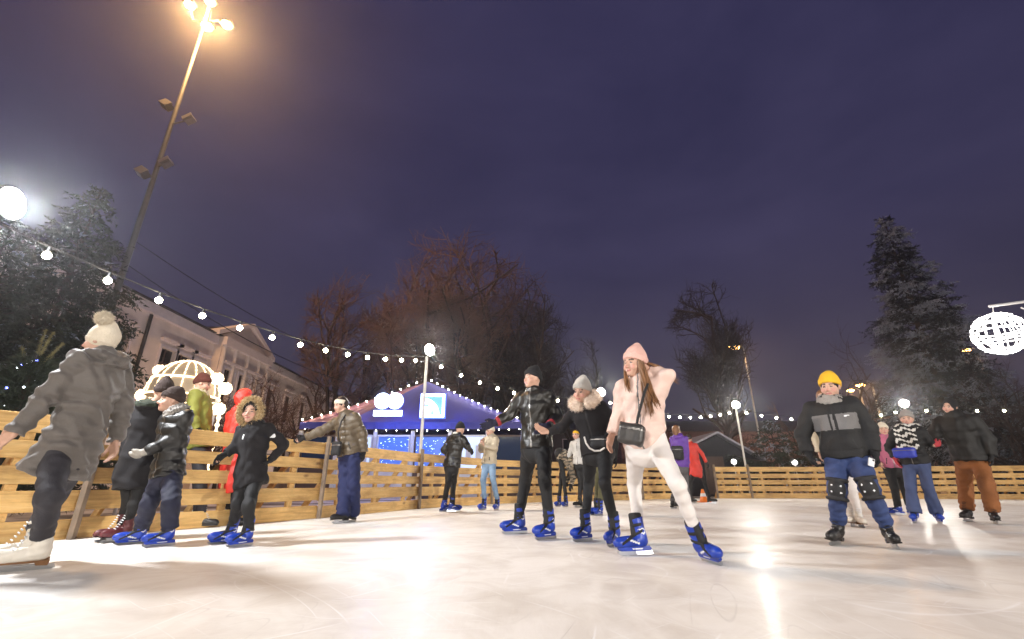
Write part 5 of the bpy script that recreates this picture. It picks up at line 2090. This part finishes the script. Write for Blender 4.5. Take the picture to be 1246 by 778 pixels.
far_block('long low reddish building behind the dark hut and small spruce', 11, 36, 47, 5.6, (2.9,))
far_block('reddish building at the right edge beyond the twisted bare tree', 38, 66, 40, 7.0, (2.2, 5.0))
far_block('dark low building behind the tall bare trees', -14, 9, 62, 7.5, (2.5, 5.4), wallm=mat('far_dark_plaster', (.10, .085, .085), .85, var=.2, vscale=.5))

hut = thing('market_hut', 'dark hut with gabled roof behind the far fence beside the red coat', 'hut', (at(868, 560, 24)[0], 24, -.05))
DARKW = mat('dark_blue_boards', (.018, .019, .028), .7, var=.3, vscale=3, stretch=(6, 1, 1), bump=.2)
hw_ = 2.35
MB().prism([(-hw_, 0), (hw_, 0), (hw_, 1.75), (.35, 2.95), (-hw_, 1.75)], (0, 0, 0), (1, 0, 0), (0, 0, 1), (0, 3.2, 0)).build('wall', DARKW, hut)
rh = MB()
rh.prism([(-hw_ - .25, 1.70), (.35, 3.05), (.35, 3.15), (-hw_ - .25, 1.80)][::-1], (0, -.2, 0), (1, 0, 0), (0, 0, 1), (0, 3.6, 0))
rh.prism([(.35, 3.05), (hw_ + .25, 1.70), (hw_ + .25, 1.80), (.35, 3.15)][::-1], (0, -.2, 0), (1, 0, 0), (0, 0, 1), (0, 3.6, 0))
rh.build('roof', mat('hut_roof_snow', (.42, .42, .48), .7, var=.2), hut)
MB().box((0, -.02, 1.0), (1.0, .03, 1.8)).build('door', FRAMEM, hut)

# ------------------------------------------------------------------ blue tent
FAB = mat('violet_blue_tent_cloth', (.055, .055, .27), .6, var=.10, vscale=1.5, bump=.15, bscale=3)
FABR = mat('reddish_lit_tent_cloth', (.20, .085, .12), .6, var=.12, vscale=1.5, bump=.15, bscale=3)  # left strip of the roof front: reddish light put into the cloth colour
WPOST = mat('white_tent_frame', (.72, .72, .74), .45, var=.05)
TY = 20.0
tl, tr_, ta = at(366, 513, TY), at(640, 519, TY), at(512, 464, TY)
tent = thing('event_tent', 'large blue marquee tent with glowing round and square signs on its roof front', 'tent', ((tl[0] + tr_[0]) / 2, TY, -.05))
TO = np.array([(tl[0] + tr_[0]) / 2, TY, -.05])
ez = 3.05
apex = np.array([ta[0], TY + 1.7, ta[2] + .35]) - TO
cl_, cr_ = np.array([tl[0], TY, ez]) - TO, np.array([tr_[0], TY, ez]) - TO
bl_, br_ = cl_ + [0, 9, 0], cr_ + [0, 9, 0]
apb = apex + np.array([0, 5.5, 0])


def tri_cloth(a, b, c, n=18, fold=.035, freq=9, sag=.10):
    """a sagging cloth triangle a-b (bottom edge) with apex c and seams running to the apex"""
    vs, fs = [], []
    nr = unit(np.cross(b - a, c - a))
    for i in range(n + 1):
        t = i / n
        for j in range(2 * n + 1):
            s = j / (2 * n)
            p = (a + (b - a) * s) * (1 - t) + c * t
            f = fold * abs(math.sin(s * math.pi * freq)) ** .5 * (1 - t) ** .7 - sag * math.sin(math.pi * t) * math.sin(math.pi * s)
            vs.append(p + nr * f)
    m = 2 * n + 1
    for i in range(n):
        for j in range(2 * n):
            fs.append((i * m + j, i * m + j + 1, (i + 1) * m + j + 1, (i + 1) * m + j))
    return vs, fs


q1 = cl_ + (cr_ - cl_) * .20
m_ = MB()
for (a, b, c, mi, fq) in ((q1, cr_, apex, 0, 11), (cl_, q1, apex, 1, 3)):
    v_, f_ = tri_cloth(a, b, c, freq=fq)
    m_.add(v_, f_, mi, True)
for (a, b, c) in ((cr_, br_, apex), (br_, apb, apex), (bl_, cl_, apex), (apb, bl_, apex), (br_, bl_, apb)):
    v_, f_ = tri_cloth(a, b, c, n=8, freq=5)
    m_.add(v_, f_, 0, True)
m_.build('roof', [FAB, FABR], tent)
val = MB()
for i in range(24):
    t0, t1 = i / 24, (i + 1) / 24
    a, b = cl_ + (cr_ - cl_) * t0, cl_ + (cr_ - cl_) * t1
    val.box(((a + b) / 2 + np.array([0, -.02 - .012 * (i % 2), -.13])), ((b - a)[0] + .01, .02, .30))
val.build('valance', FAB, tent)
WALLD = mat('dark_tent_interior', (.02, .022, .03), .7, var=.3)
for k_ in range(7):
    x = cl_[0] + .05 + (cr_[0] - cl_[0] - .1) * k_ / 6
    MB().box((x, .10, (ez - .28) / 2), (.16, .12, ez - .28), ch=.02).build('post', WPOST, tent)
MB().box(((cl_[0] + cr_[0]) / 2, 5.5, 1.4), (cr_[0] - cl_[0] - .3, .1, 2.8)).build('back_wall', WALLD, tent)
BLUEG = mat('blue_lit_window', (.1, .2, .5), .3, var=0, emit=(.05, .16, .85), estr=.55)
PALEG_ = mat('pale_lit_window', (.5, .55, .7), .3, var=0, emit=(.55, .70, 1.0), estr=.9)
TGL = mat('tent_glass', (.03, .05, .10), .12, var=0)
for k_ in range(6):
    x0 = cl_[0] + .05 + (cr_[0] - cl_[0] - .1) * k_ / 6 + .10
    x1 = cl_[0] + .05 + (cr_[0] - cl_[0] - .1) * (k_ + 1) / 6 - .10
    xc, ww = (x0 + x1) / 2, x1 - x0
    fr = MB()
    fr.box((xc, .10, 1.15), (ww, .06, .10)).box((xc, .10, ez - .50), (ww, .06, .08)).box((xc, .10, .55), (ww, .05, 1.1))
    for sx_ in (-1, 1):
        fr.box((xc + sx_ * (ww / 2 - .03), .10, (1.2 + ez - .54) / 2), (.06, .055, ez - .54 - 1.2 + .004))
    fo = fr.build('window_frame', WPOST if k_ in (1, 2, 4) else FRAMEM, tent)
    gl_ = MB().box((xc, .125, (1.2 + ez - .54) / 2), (ww - .01, .02, ez - .54 - 1.2))
    gl_.build('pane', [PALEG_, PALEG_, BLUEG, BLUEG, PALEG_, TGL][k_] if k_ not in (0,) else TGL, fo)
    if k_ in (2, 3):
        rr_ = random.Random(k_)
        dots = MB()
        for _ in range(60):
            dots.sphere((xc + rr_.uniform(-.45, .45) * ww, .095, rr_.uniform(1.25, ez - .6)), rr_.uniform(.008, .018), 5, 3)
        dots.build('fairy_lights', mat('tiny_blue_light', (.5, .7, 1), .3, var=0, emit=(.55, .75, 1), estr=5), fo)
    if k_ in (1, 4):
        st = MB()
        for i in range(3):
            st.box((xc + (i - 1) * ww * .3, .095, 1.75), (ww * .16, .02, .8))
        st.build('menu_board', WPOST, fo)
# glowing signs on the front of the roof
SIGN = mat('white_backlit_sign', (1, 1, 1), .4, var=0, emit=(.80, .90, 1.0), estr=3.5)
SIGNB = mat('blue_sign_edge', (.1, .2, .8), .4, var=0, emit=(.05, .14, 1.0), estr=1.0)
p0 = at(476, 507, TY + .35) - TO
sc = TY / 548 * 1.02


def disc(cx, cz, r, n=40, a0=0, a1=2 * math.pi):
    return [(cx + r * math.cos(a0 + (a1 - a0) * i / n), cz + r * math.sin(a0 + (a1 - a0) * i / n)) for i in range(n)]


def sign_piece(polys, org_, name, label, cat):
    o_ = thing(name, label, cat, tuple(org_ + TO))
    fc_, bk = MB(), MB()
    for i_, p in enumerate(polys):
        fc_.prism(p, (0, -.003 * i_, 0), (1, 0, 0), (0, 0, 1), (0, .03, 0))
        bk.prism([(x * 1.0, z) for x, z in p], (0, .034 + .002 * i_, 0), (1, 0, 0), (0, 0, 1), (0, .10, 0))
    return o_, fc_, bk


k1 = sc * .93
o1, fc_, bk = sign_piece([disc(-8 * k1, 17 * k1, 10.2 * k1), disc(8 * k1, 17 * k1, 10.2 * k1),
                          [(-18 * k1, -2 * k1), (18 * k1, -2 * k1), (18 * k1, 5.2 * k1), (-18 * k1, 5.2 * k1)]], p0 + np.array([0, -.62, 0]), 'round_sign', 'white glowing sign of two overlapping discs above a bar', 'sign')
fc_.build('sign_face', SIGN, o1)
bk.build('sign_edge', SIGNB, o1)
lens = [(0, 17 * k1 + 6.2 * k1 * math.sin(a)) if False else (2.2 * k1 * math.cos(a), 17 * k1 + 6.2 * k1 * math.sin(a)) for a in np.linspace(0, 2 * math.pi, 24, endpoint=False)]
MB().prism(lens, (0, -.012, 0), (1, 0, 0), (0, 0, 1), (0, .004, 0)).build('overlap_mark', mat('pale_blue_sign', (.6, .7, 1), .4, var=0, emit=(.45, .62, 1.0), estr=2.0), o1)
p1 = at(528, 510, TY + .35) - TO
F_ = 15.0 * k1
th_ = 2.6 * k1
outer = []
o2 = thing('square_sign', 'white glowing square sign with a stepped arch inside', 'sign', tuple(p1 + np.array([0, -.62, 0]) + TO))
fc_ = MB()
H2 = 29 * k1
for i_, (x0, x1, z0, z1) in enumerate(((-F_, F_, H2 - th_, H2), (F_ - th_, F_, 0, H2 - th_ - .002), (-F_, F_ - th_ - .002, 0, th_), (-F_, -F_ + th_, th_ + .002, H2 - th_ - .002))):
    fc_.prism([(x0, z0), (x1, z0), (x1, z1), (x0, z1)], (0, 0, 0), (1, 0, 0), (0, 0, 1), (0, .12, 0))
c0 = (-F_ + th_ + 1 * k1, th_ + 1 * k1)
ar = [(c0[0] + 20 * k1 * math.cos(a), c0[1] + 20 * k1 * math.sin(a)) for a in np.linspace(0, math.pi / 2, 16)] + \
     [(c0[0] + 13.5 * k1 * math.cos(a), c0[1] + 13.5 * k1 * math.sin(a)) for a in np.linspace(math.pi / 2, 0, 16)]
fc_.prism(ar, (0, -.004, 0), (1, 0, 0), (0, 0, 1), (0, .12, 0))
fc_.prism([(c0[0], c0[1]), (c0[0] + 9.5 * k1, c0[1]), (c0[0] + 9.5 * k1, c0[1] + 9.5 * k1), (c0[0], c0[1] + 9.5 * k1)], (0, -.004, 0), (1, 0, 0), (0, 0, 1), (0, .12, 0))
fc_.build('sign_face', SIGN, o2)
MB().box((0, .17, H2 / 2), (2 * F_ + .1, .08, H2 + .1)).build('sign_back', SIGNB, o2)
for o_, dz in ((o1, 14 * k1), (o2, 14 * k1)):
    point_light('sign_glow', (0, -.55, dz), P_SIGN, (.10, .24, 1.0), .25, o_)

SGT = 'bulb strings on the blue tent'
W_ = lambda q: q + TO
bulb_string('string of small bulbs along the left roof edge of the blue tent', W_(cl_ + [0, -.12, .14]), W_(apex + [0, -.25, .18]), .15, 15, SGT, .02, .98, .62)
bulb_string('string of small bulbs along the right roof edge of the blue tent', W_(apex + [0, -.25, .18]), W_(cr_ + [0, -.12, .14]), .15, 16, SGT, .05, .98, .62)
bulb_string('string of small bulbs hanging under the eave of the blue tent', W_(cl_ + [.2, -.16, -.26]), W_(cr_ + [-.2, -.16, -.26]), .06, 22, SGT, .01, .99, .32)

# ------------------------------------------------------------------ glowing dome decoration behind the onlookers
DY = 9.3
GLOWW = mat('warm_light_tube', (1, .95, .85), .3, var=0, emit=(1, .74, .42), estr=3.2)
GLOBE = mat('white_light_globe', (1, 1, 1), .3, var=0, emit=(1, .97, .92), estr=4)
DOMEC = mat('glowing_net_cloth', (.40, .33, .25), .7, var=.1, emit=(1, .70, .40), estr=.10)
dc = at(222, 484, DY)
dec = thing('light_dome', 'glowing white dome decoration with lit globes behind the onlookers', 'light decoration', (dc[0], DY, -.05))
dz_ = dc[2] + .05
a_, b_, cH = .64, .64, at(222, 441, DY)[2] - dc[2]
MB().lathe([(a_ * math.cos(t), cH * math.sin(t)) for t in np.linspace(0, math.pi / 2 - .02, 12)], (0, 0, dz_), 28).build('dome', DOMEC, dec)
for i in range(18):
    an = math.pi * 2 * i / 18
    pts = [(a_ * 1.02 * math.cos(t) * math.cos(an), a_ * 1.02 * math.cos(t) * math.sin(an), dz_ + cH * 1.02 * math.sin(t)) for t in np.linspace(0, math.pi / 2, 12)]
    rb_ = MB().tube(pts, .008, 5)
    for p in pts:
        rb_.sphere(p, .019, 6, 4)
    rb_.build('lit_rib', GLOWW, dec)
for zz_ in (0, .45):
    rr_ = a_ * 1.03 * math.cos(math.asin(zz_))
    MB().tube([(rr_ * math.cos(t), rr_ * math.sin(t), dz_ + cH * zz_) for t in np.linspace(0, 2 * math.pi, 33)], .02, 6).build('lit_ring', GLOWW, dec)
for (x, y, dy) in ((194, 451, .2), (173, 481, -.1), (264, 461, -.2), (274, 473, -.35), (266, 498, -.4)):
    c = at(x, y, DY + dy) - np.array([dc[0], DY, -.05])
    g = MB()
    g.sphere(c, .115, 14, 10)
    go = g.build('globe', GLOBE, dec)
    r2_ = random.Random(x)
    kn2 = MB()
    sp2 = []
    for i in range(60):
        z2 = 1 - 2 * (i + .5) / 60
        r3 = math.sqrt(1 - z2 * z2)
        sp2.append(c + np.array([r3 * math.cos(i * .75), r3 * math.sin(i * .75), z2]) * .12)
    kn2.tube(sp2, .012, 5)
    kn2.build('globe_bulb_wire', GLOWW, go)
for an in (0.3, 1.9, 3.4, 5.2):
    x, y = a_ * .98 * math.cos(an), a_ * .98 * math.sin(an)
    MB().tube([(x, y, 0), (x, y, dz_)], .03, 8).build('leg', WPOST, dec)
pc3 = at(268, 500, DY - .35) - np.array([dc[0], DY, -.05])
bp_ = MB()
bp_.tube([(pc3[0], pc3[1], 0), (pc3[0], pc3[1], pc3[2])], .02, 6)
for i in range(14):
    bp_.sphere((pc3[0], pc3[1], pc3[2] * i / 14), .042, 8, 5)
bp_.build('lit_pole', GLOWW, dec)
point_light('dome_glow', (0, -.2, dz_ + .2), P_DOME, (1, .80, .55), .5, dec)

# ------------------------------------------------------------------ small decorated tree at the left
xt = thing('christmas_tree', 'small fir with tiny blue and white lights at the left edge behind the fence', 'tree', (at(20, 500, 6.6)[0], 6.6, -.05))
r_ = np.random.default_rng(8)
HX = at(20, 428, 6.6)[2]
tris = []
for _ in range(2600):
    t = r_.random() ** .8
    a = r_.uniform(0, 6.28)
    rr_ = (1 - t) * .85 + .05
    s = math.sqrt(r_.random())
    p = np.array([rr_ * s * math.cos(a), rr_ * s * math.sin(a), .2 + t * (HX - .3)])
    d_ = unit(np.array([math.cos(a), math.sin(a), r_.uniform(-.1, .6)]))
    for m in range(8):
        e_ = unit(d_ + r_.normal(size=3) * .6)
        wv = unit(np.cross(e_, r_.normal(size=3))) * .007
        q = p + d_ * r_.uniform(0, .2)
        tris += [q - wv, q + wv, q + e_ * r_.uniform(.05, .11)]
link_mesh('crown', mesh_np('crown', np.array(tris), np.arange(len(tris)).reshape(-1, 3), mat('fir_needles', (.035, .05, .03), .7, var=.4, vscale=4), False), xt)
MB().tube([(0, 0, 0), (0, 0, HX)], [.06, .02], 8).build('trunk', BARK, xt)
SHOOT = mat('lit_shoot_needles', (.22, .20, .09), .7, var=.3, vscale=8)  # yellowish light on the top shoots put into their needle colour
for (dx, dh, ln) in ((-.10, .0, .55), (.05, .05, .45), (.22, -.1, .5), (-.28, -.15, .45)):
    sh_ = []
    d_ = unit(np.array([dx, r_.uniform(-.1, .1), .55 if dx < .2 else .3]))
    for _ in range(420):
        t = r_.random()
        p = np.array([0, 0, HX - .25 + dh]) + d_ * ln * t * 1.3
        e_ = unit(d_ * .5 + r_.normal(size=3))
        wv = unit(np.cross(e_, r_.normal(size=3))) * .005
        sh_ += [p - wv, p + wv, p + e_ * .045]
    link_mesh('shoot', mesh_np('shoot', np.array(sh_), np.arange(len(sh_)).reshape(-1, 3), SHOOT, False), xt)
fl_ = thing('fairy_lights', 'tiny blue and white lights wound round the small fir at the left', 'fairy lights', (at(20, 500, 6.6)[0], 6.6, -.05))
TW_ = mat('tiny_white_light', (1, 1, 1), .3, var=0, emit=(.85, .92, 1), estr=10)
TB_ = mat('tiny_violet_light', (.3, .3, 1), .3, var=0, emit=(.16, .20, 1), estr=12)
sp_ = []
for i in range(46):
    t = i / 45
    a = t * 21 + 3.6
    rr_ = (1 - t) * .85 + .08
    c = np.array([rr_ * math.cos(a), rr_ * math.sin(a), .9 + t * (HX - 1.0)])
    sp_.append(c)
    MB().sphere(c, .013 if i % 3 else .017, 6, 4).build('light', TB_ if i % 3 == 0 else TW_, fl_)
MB().tube(sp_, .004, 4).build('wire', CABLE, fl_)

# ------------------------------------------------------------------ hanging ball of lights at the right
BY = 9.6
bc = at(1216, 406, BY)
br_r = abs(at(1247, 406, BY)[0] - bc[0]) * .80
pole_x = at(1300, 400, BY)[0]
bp = thing('bracket_pole', 'grey pole with a long bracket arm at the right edge', 'pole', (pole_x, BY, -.05))
za, zb = at(1204, 373, BY)[2] + .05, at(1250, 365, BY)[2] + .05
xa = at(1204, 373, BY)[0] - pole_x
m_ = MB().tube([(0, 0, 0), (0, 0, zb + .4)], [.07, .05], 10)
m_.build('pole', GALV, bp)
MB().tube([(0, 0, zb + .05), (xa, 0, za)], .032, 8).build('arm', GALV, bp)
MB().tube([(0, 0, zb - .5), (xa * .35, 0, zb - .38), (xa * .55, 0, za - .03)], .018, 6).build('curl', GALV, bp)
ball = thing('light_ball', 'hanging ball of white string lights at the right edge', 'light decoration', tuple(bc))
LB = mat('white_light_wire', (1, 1, 1), .3, var=0, emit=(1, .97, .90), estr=9)
rr_ = random.Random(4)
for i in range(17):
    if i < 10:          # hoops through the poles
        an = math.pi * i / 10 + rr_.uniform(-.08, .08)
        n_ax = np.array([-math.sin(an), math.cos(an), rr_.uniform(-.10, .10)])
        of = rr_.uniform(-.06, .06)
    else:               # level hoops
        n_ax = np.array([rr_.uniform(-.12, .12), rr_.uniform(-.12, .12), 1.0])
        of = -.78 + 1.56 * (i - 10) / 6
    n_ax = unit(n_ax)
    h_ = unit(np.cross(n_ax, [.31, .52, .17]))
    k2 = np.cross(n_ax, h_)
    ra_ = math.sqrt(1 - of * of)
    pts = [(n_ax * of + (h_ * math.cos(t) + k2 * math.sin(t)) * ra_) * br_r * (1 + .025 * math.sin(7 * t + i)) for t in np.linspace(0, 2 * math.pi, 41)]
    w_ = MB().tube(pts, .0075, 5)
    for p in pts[::2]:
        w_.sphere(p, .014, 6, 4)
    w_.build('light_hoop', LB, ball)
xh = at(1210, 378, BY)[0] - bc[0]
MB().tube([(xh, 0, za - .05 - bc[2] + .0), (xh * .4, 0, br_r)], .008, 5).build('hanger', GALV, ball)

# ------------------------------------------------------------------ orange street lamps far behind
SLG = 'orange street lamps in the distance'
for (x, y, Y, pw, lab) in ((893, 424, 42, 1.0, 'orange street lamp glowing behind the bare tree'), (1046, 470, 32, .5, 'orange street lamp right of the yellow beanie'),
                           (1034, 476, 40, .2, 'small orange street lamp farther off, right of the yellow beanie'), (1174, 427, 34, .5, 'orange street lamp between the frosted spruces and the light ball')):
    h_ = hgt(x, y, Y) + .05
    q = at(x, y, Y)
    t = thing('street_lamp', lab, 'street lamp', (q[0] + .9, Y, -.05), 0, SLG)
    MB().tube([(0, 0, 0), (0, 0, h_ + .1), (-.3, 0, h_ + .25), (-.9, -.05, h_ + .22)], [.09, .06, .05, .04], 8).build('pole', GALV, t)
    hd = MB().box((-.9, -.1, h_ + .14), (.75, .32, .16), ch=.04).build('lamp_head', LAMPH, t)
    g = MB().sphere((-.9, -.1, h_ + .03), (.62 if pw > .6 else .30, .22, .18 if pw > .6 else .12), 12, 8)
    g.build('lamp_glass', SOD, hd)
    bs_ = np.array([q[0] + .9, Y, -.05])
    spot_light('sodium_lamp', bs_ + [-.9, -.12, h_ - .2], bs_ + [-.9, -4, 0], P_STREET * pw, (1, .50, .16), .25, 150, .5, t, bs_)

# low white garden lamps beyond the far fence
for (x, y, Y, lab) in ((893, 562, 22, 'small white garden lamp by the dark hut'), (967, 563, 22, 'small white garden lamp right of the small spruce'), (1038, 574, 21.5, 'small white garden lamp behind the fence right of the yellow beanie man')):
    q = at(x, y, Y)
    t = thing('garden_lamp', lab, 'garden lamp', (q[0], Y, -.05), 0, 'small white garden lamps')
    MB().tube([(0, 0, 0), (0, 0, q[2] - .05)], .03, 8).build('post', GALV, t)
    MB().sphere((0, 0, q[2] + .05), .12, 12, 8).build('lamp_globe', GLOBE, t)

# orange skating aid cone by the opening of the far fence
q = at(856, 606, 15.2)
cone = thing('traffic_cone', 'orange cone beside the red coat at the opening of the far fence', 'cone', (q[0], 15.2, 0))
cone.scale = (.62, .62, .62)
OR = mat('orange_plastic', (.80, .20, .02), .4, var=.08)
MB().lathe([(0, .62), (.05, .62), (.06, .60), (.20, .04), (.21, .035)], (0, 0, 0), 20).build('cone_body', OR, cone)
MB().box((0, 0, .02), (.52, .52, .036), ch=.012).build('cone_base', OR, cone)
MB().lathe([(.112, .42), (.147, .27)], (0, 0, .003), 20).build('white_band', WHITEP, cone)

# ------------------------------------------------------------------ things people wear or hold


def cloth_strap(name, pts, w, m, parent, org_):
    mb_ = MB()
    mb_.tube([np.array(p) - org_ for p in pts], w, 6)
    return mb_.build(name, m, parent)


def bag(name, label, c, M, size, m, flap=None):
    t = thing(name, label, 'bag', tuple(c))
    I_ = np.array(M)

    def f(P):
        q = P @ I_.T.astype(f32)
        s = np.array(size, dtype=f32)
        d = np.abs(q) - (s - .035)
        return np.sqrt((np.maximum(d, 0) ** 2).sum(1)) + np.minimum(d.max(1), 0) - .035 + folds(P, 3, .09, .004)
    V, Q = surface(f, np.full(3, -.3), np.full(3, .3), .009)
    fc2 = (V[Q].mean(1)) @ I_.T
    mi = ((np.abs(fc2[:, 2] - size[2] * .45) < .006) & (fc2[:, 1] > 0)).astype(int)
    link_mesh('bag_body', mesh_np('bag_body', V, Q, [m, ZIPM], True, mi), t)
    return t


rootP, JP = people['pink']
YP = JP['pel'][1]
fP = yawdir(-14 - math.degrees(math.atan2(JP['pel'][0], JP['pel'][1])))
lP = np.cross([0, 0, 1.0], fP)
c0 = CR['B3']
pp = lambda x, y, dy: at(c0[0] + x / c0[2], c0[1] + y / c0[2], YP + dy)
cb = pp(103, 318, -.22)
MBg = frame_from(fP, np.array([.26, 0, 1]))
bg_ = bag('crossbody_bag', 'dark grey leather crossbody bag on the hip of the woman in the blush jacket', cb, MBg, (.105, .048, .085), BAGL)
sp = [cb + MBg[2] * .09 + MBg[0] * .03, pp(124, 262, -.23), pp(134, 225, -.24), pp(146, 180, -.23), pp(158, 150, -.16), pp(166, 140, -.05), pp(160, 150, .10), pp(140, 220, .18), pp(108, 290, .12), pp(92, 315, -.04), cb + MBg[2] * .08 - MBg[0] * .10]
cloth_strap('strap', sp, .012, BLACKP, bg_, cb)

rootW, JW = people['wom']
fW = yawdir(-14 - math.degrees(math.atan2(JW['pel'][0], JW['pel'][1])))
cw = JW['pel'] + fW * .20 + np.array([.07, 0, .03])
wb = bag('waist_bag', 'black waist bag with white chain on the woman with the fur collar', cw, frame_from(fW, (0, 0, 1)), (.09, .04, .055), BLACKP)
c1 = CR['B2']
wp = lambda x, y: at(c1[0] + x / c1[2], c1[1] + y / c1[2], JW['pel'][1] - .27)
chp = [wp(166, 300), wp(172, 322), wp(186, 342), wp(206, 353), wp(228, 352), wp(246, 340)]
ch_ = MB()
for a, b in zip(chp[:-1], chp[1:]):
    for t in np.linspace(0, 1, 7, endpoint=False):
        ch_.sphere(a + (b - a) * t - cw, .0095, 6, 4)
ch_.build('chain', CHAINM, wb)

rootO, JO = people['olive']
c2 = CR['A5']
op = lambda x, y, dy: at(c2[0] + x / c2[2], c2[1] + y / c2[2], JO['pel'][1] + dy)
co = op(263, 352, -.22)
ob = bag('shoulder_bag', 'small black shoulder bag hanging at the front of the olive padded jacket', co, frame_from(yawdir(-20), (0, 0, 1)), (.085, .04, .105), BLACKP)
cloth_strap('strap', [co + np.array([.03, 0, .09]), op(272, 270, -.27), op(290, 215, -.23), op(312, 180, -.12), op(330, 185, .05)], .011, BLACKP, ob, co)

rootS, JS = people['scarf']
c3 = CR['B5']
sp_ = lambda x, y, dy: at(c3[0] + x / c3[2], c3[1] + y / c3[2], JS['pel'][1] + dy)
cs = sp_(186, 372, -.21)
sb = bag('belt_bag', 'bright blue belt bag worn by the woman with the patterned scarf', cs, frame_from(yawdir(-55), (0, 0, 1)), (.14, .05, .075), mat('blue_bag_cloth', (.03, .05, .40), .55, var=.1))
cloth_strap('strap', [cs + np.array([.12, 0, .03]), sp_(285, 372, -.16), sp_(310, 375, 0)], .014, BLACKP, sb, cs)

YJ = people['yel'][1]
c4 = CR['B4']
ph = at(c4[0] + 325 / c4[2], c4[1] + 398 / c4[2], YJ['wr']['L'][1] - .09)
t = thing('pocket_phone', 'small white phone in the hand of the man in the yellow beanie', 'phone', tuple(ph))
rt_ = np.array(Matrix.Rotation(R(20), 3, 'Y'))
MB().box((0, 0, 0), (.05, .012, .075), rot=rt_, ch=.004).build('case', WHITEP, t)
MB().box(rt_ @ np.array([.012, -.0075, .022]), (.016, .003, .016), rot=rt_).build('lens', BLACKP, t)

bpk = people['purple'][1]
axp = unit(bpk['neck'] - bpk['pel'])
fpk = yawdir(165 - math.degrees(math.atan2(bpk['pel'][0], bpk['pel'][1])))
ck = bpk['pel'] + axp * .25 - fpk * .22
bag('backpack', 'small black backpack on the back of the person in purple', ck, frame_from(-fpk, axp), (.13, .075, .16), BLACKP)

# long scarf ends of the woman under the lamp: a part of her
SB = mat('black_scarf_wool', (.012, .012, .012), .9, var=.1, bump=.3)
SWH = mat('white_scarf_wool', (.62, .61, .58), .9, var=.08, bump=.3)
axs = unit(JS['neck'] - JS['pel'])
fs_ = yawdir(-12 - math.degrees(math.atan2(JS['pel'][0], JS['pel'][1])))
MS = frame_from(fs_, axs)
cS = JS['neck'] + axs * .03


def f_sc(P):
    d = torus(P, cS, frame_from(fs_ - axs * .2, axs + fs_ * .2), .105, .11, .05)
    for sx, ln in ((-.06, .34), (.075, .42)):
        a = cS + MS[0] * -sx + fs_ * .15 - axs * .02
        b = a - axs * ln + fs_ * .03
        q = (P - a.astype(f32)) @ MS.T.astype(f32)
        u = np.maximum(np.maximum(np.abs(q[:, 0]) - .055, np.abs(q[:, 1] - .02) - .022), np.maximum(q[:, 2], -ln - q[:, 2]))
        d = smin(d, u - .008, .03)
    return d + folds(P, 6, .05, .006)


V, Q = surface(f_sc, cS - .6, cS + .4, .010)
fc3 = (V[Q].mean(1) - cS) @ MS.T
st_ = (np.sin(fc3[:, 2] * 2 * math.pi / .085 + np.sin(fc3[:, 0] * 35 + fc3[:, 2] * 22) * 1.6) + .5 * np.sin(fc3[:, 0] * 2 * math.pi / .045)) > .25
ro = np.array(rootS.location)
link_mesh('scarf', mesh_np('scarf', V - ro, Q, [SB, SWH], True, st_.astype(int)), rootS)

# ------------------------------------------------------------------ misty night air
if HAZE > 0:
    hm = bpy.data.materials.new('misty_air')
    hm.use_nodes = True
    nt = hm.node_tree
    nt.nodes.remove(nt.nodes['Principled BSDF'])
    pv = nn(nt, 'ShaderNodeVolumePrincipled')
    pv.inputs['Color'].default_value = (.92, .93, 1.0, 1)
    pv.inputs['Density'].default_value = HAZE
    pv.inputs['Anisotropy'].default_value = .84
    nt.links.new(pv.outputs[0], nt.nodes['Material Output'].inputs['Volume'])
    hz = MB().box((5, 32, 15.5), (150, 110, 35)).build('haze', hm)
    hz['kind'] = 'stuff'

# ------------------------------------------------------------------ render settings
scene.view_settings.view_transform = 'Standard'
scene.view_settings.look = 'None'
scene.view_settings.exposure = EXPOSURE
scene.view_settings.gamma = 1
scene.view_settings.use_curve_mapping = False
scene.render.engine = 'CYCLES'
scene.cycles.use_denoising = True
scene.cycles.max_bounces = 6
scene.cycles.diffuse_bounces = 3
scene.cycles.glossy_bounces = 3
scene.cycles.transmission_bounces = 3
scene.cycles.volume_bounces = 0
scene.cycles.sample_clamp_indirect = 4.0
scene.cycles.caustics_reflective = False
scene.cycles.caustics_refractive = False
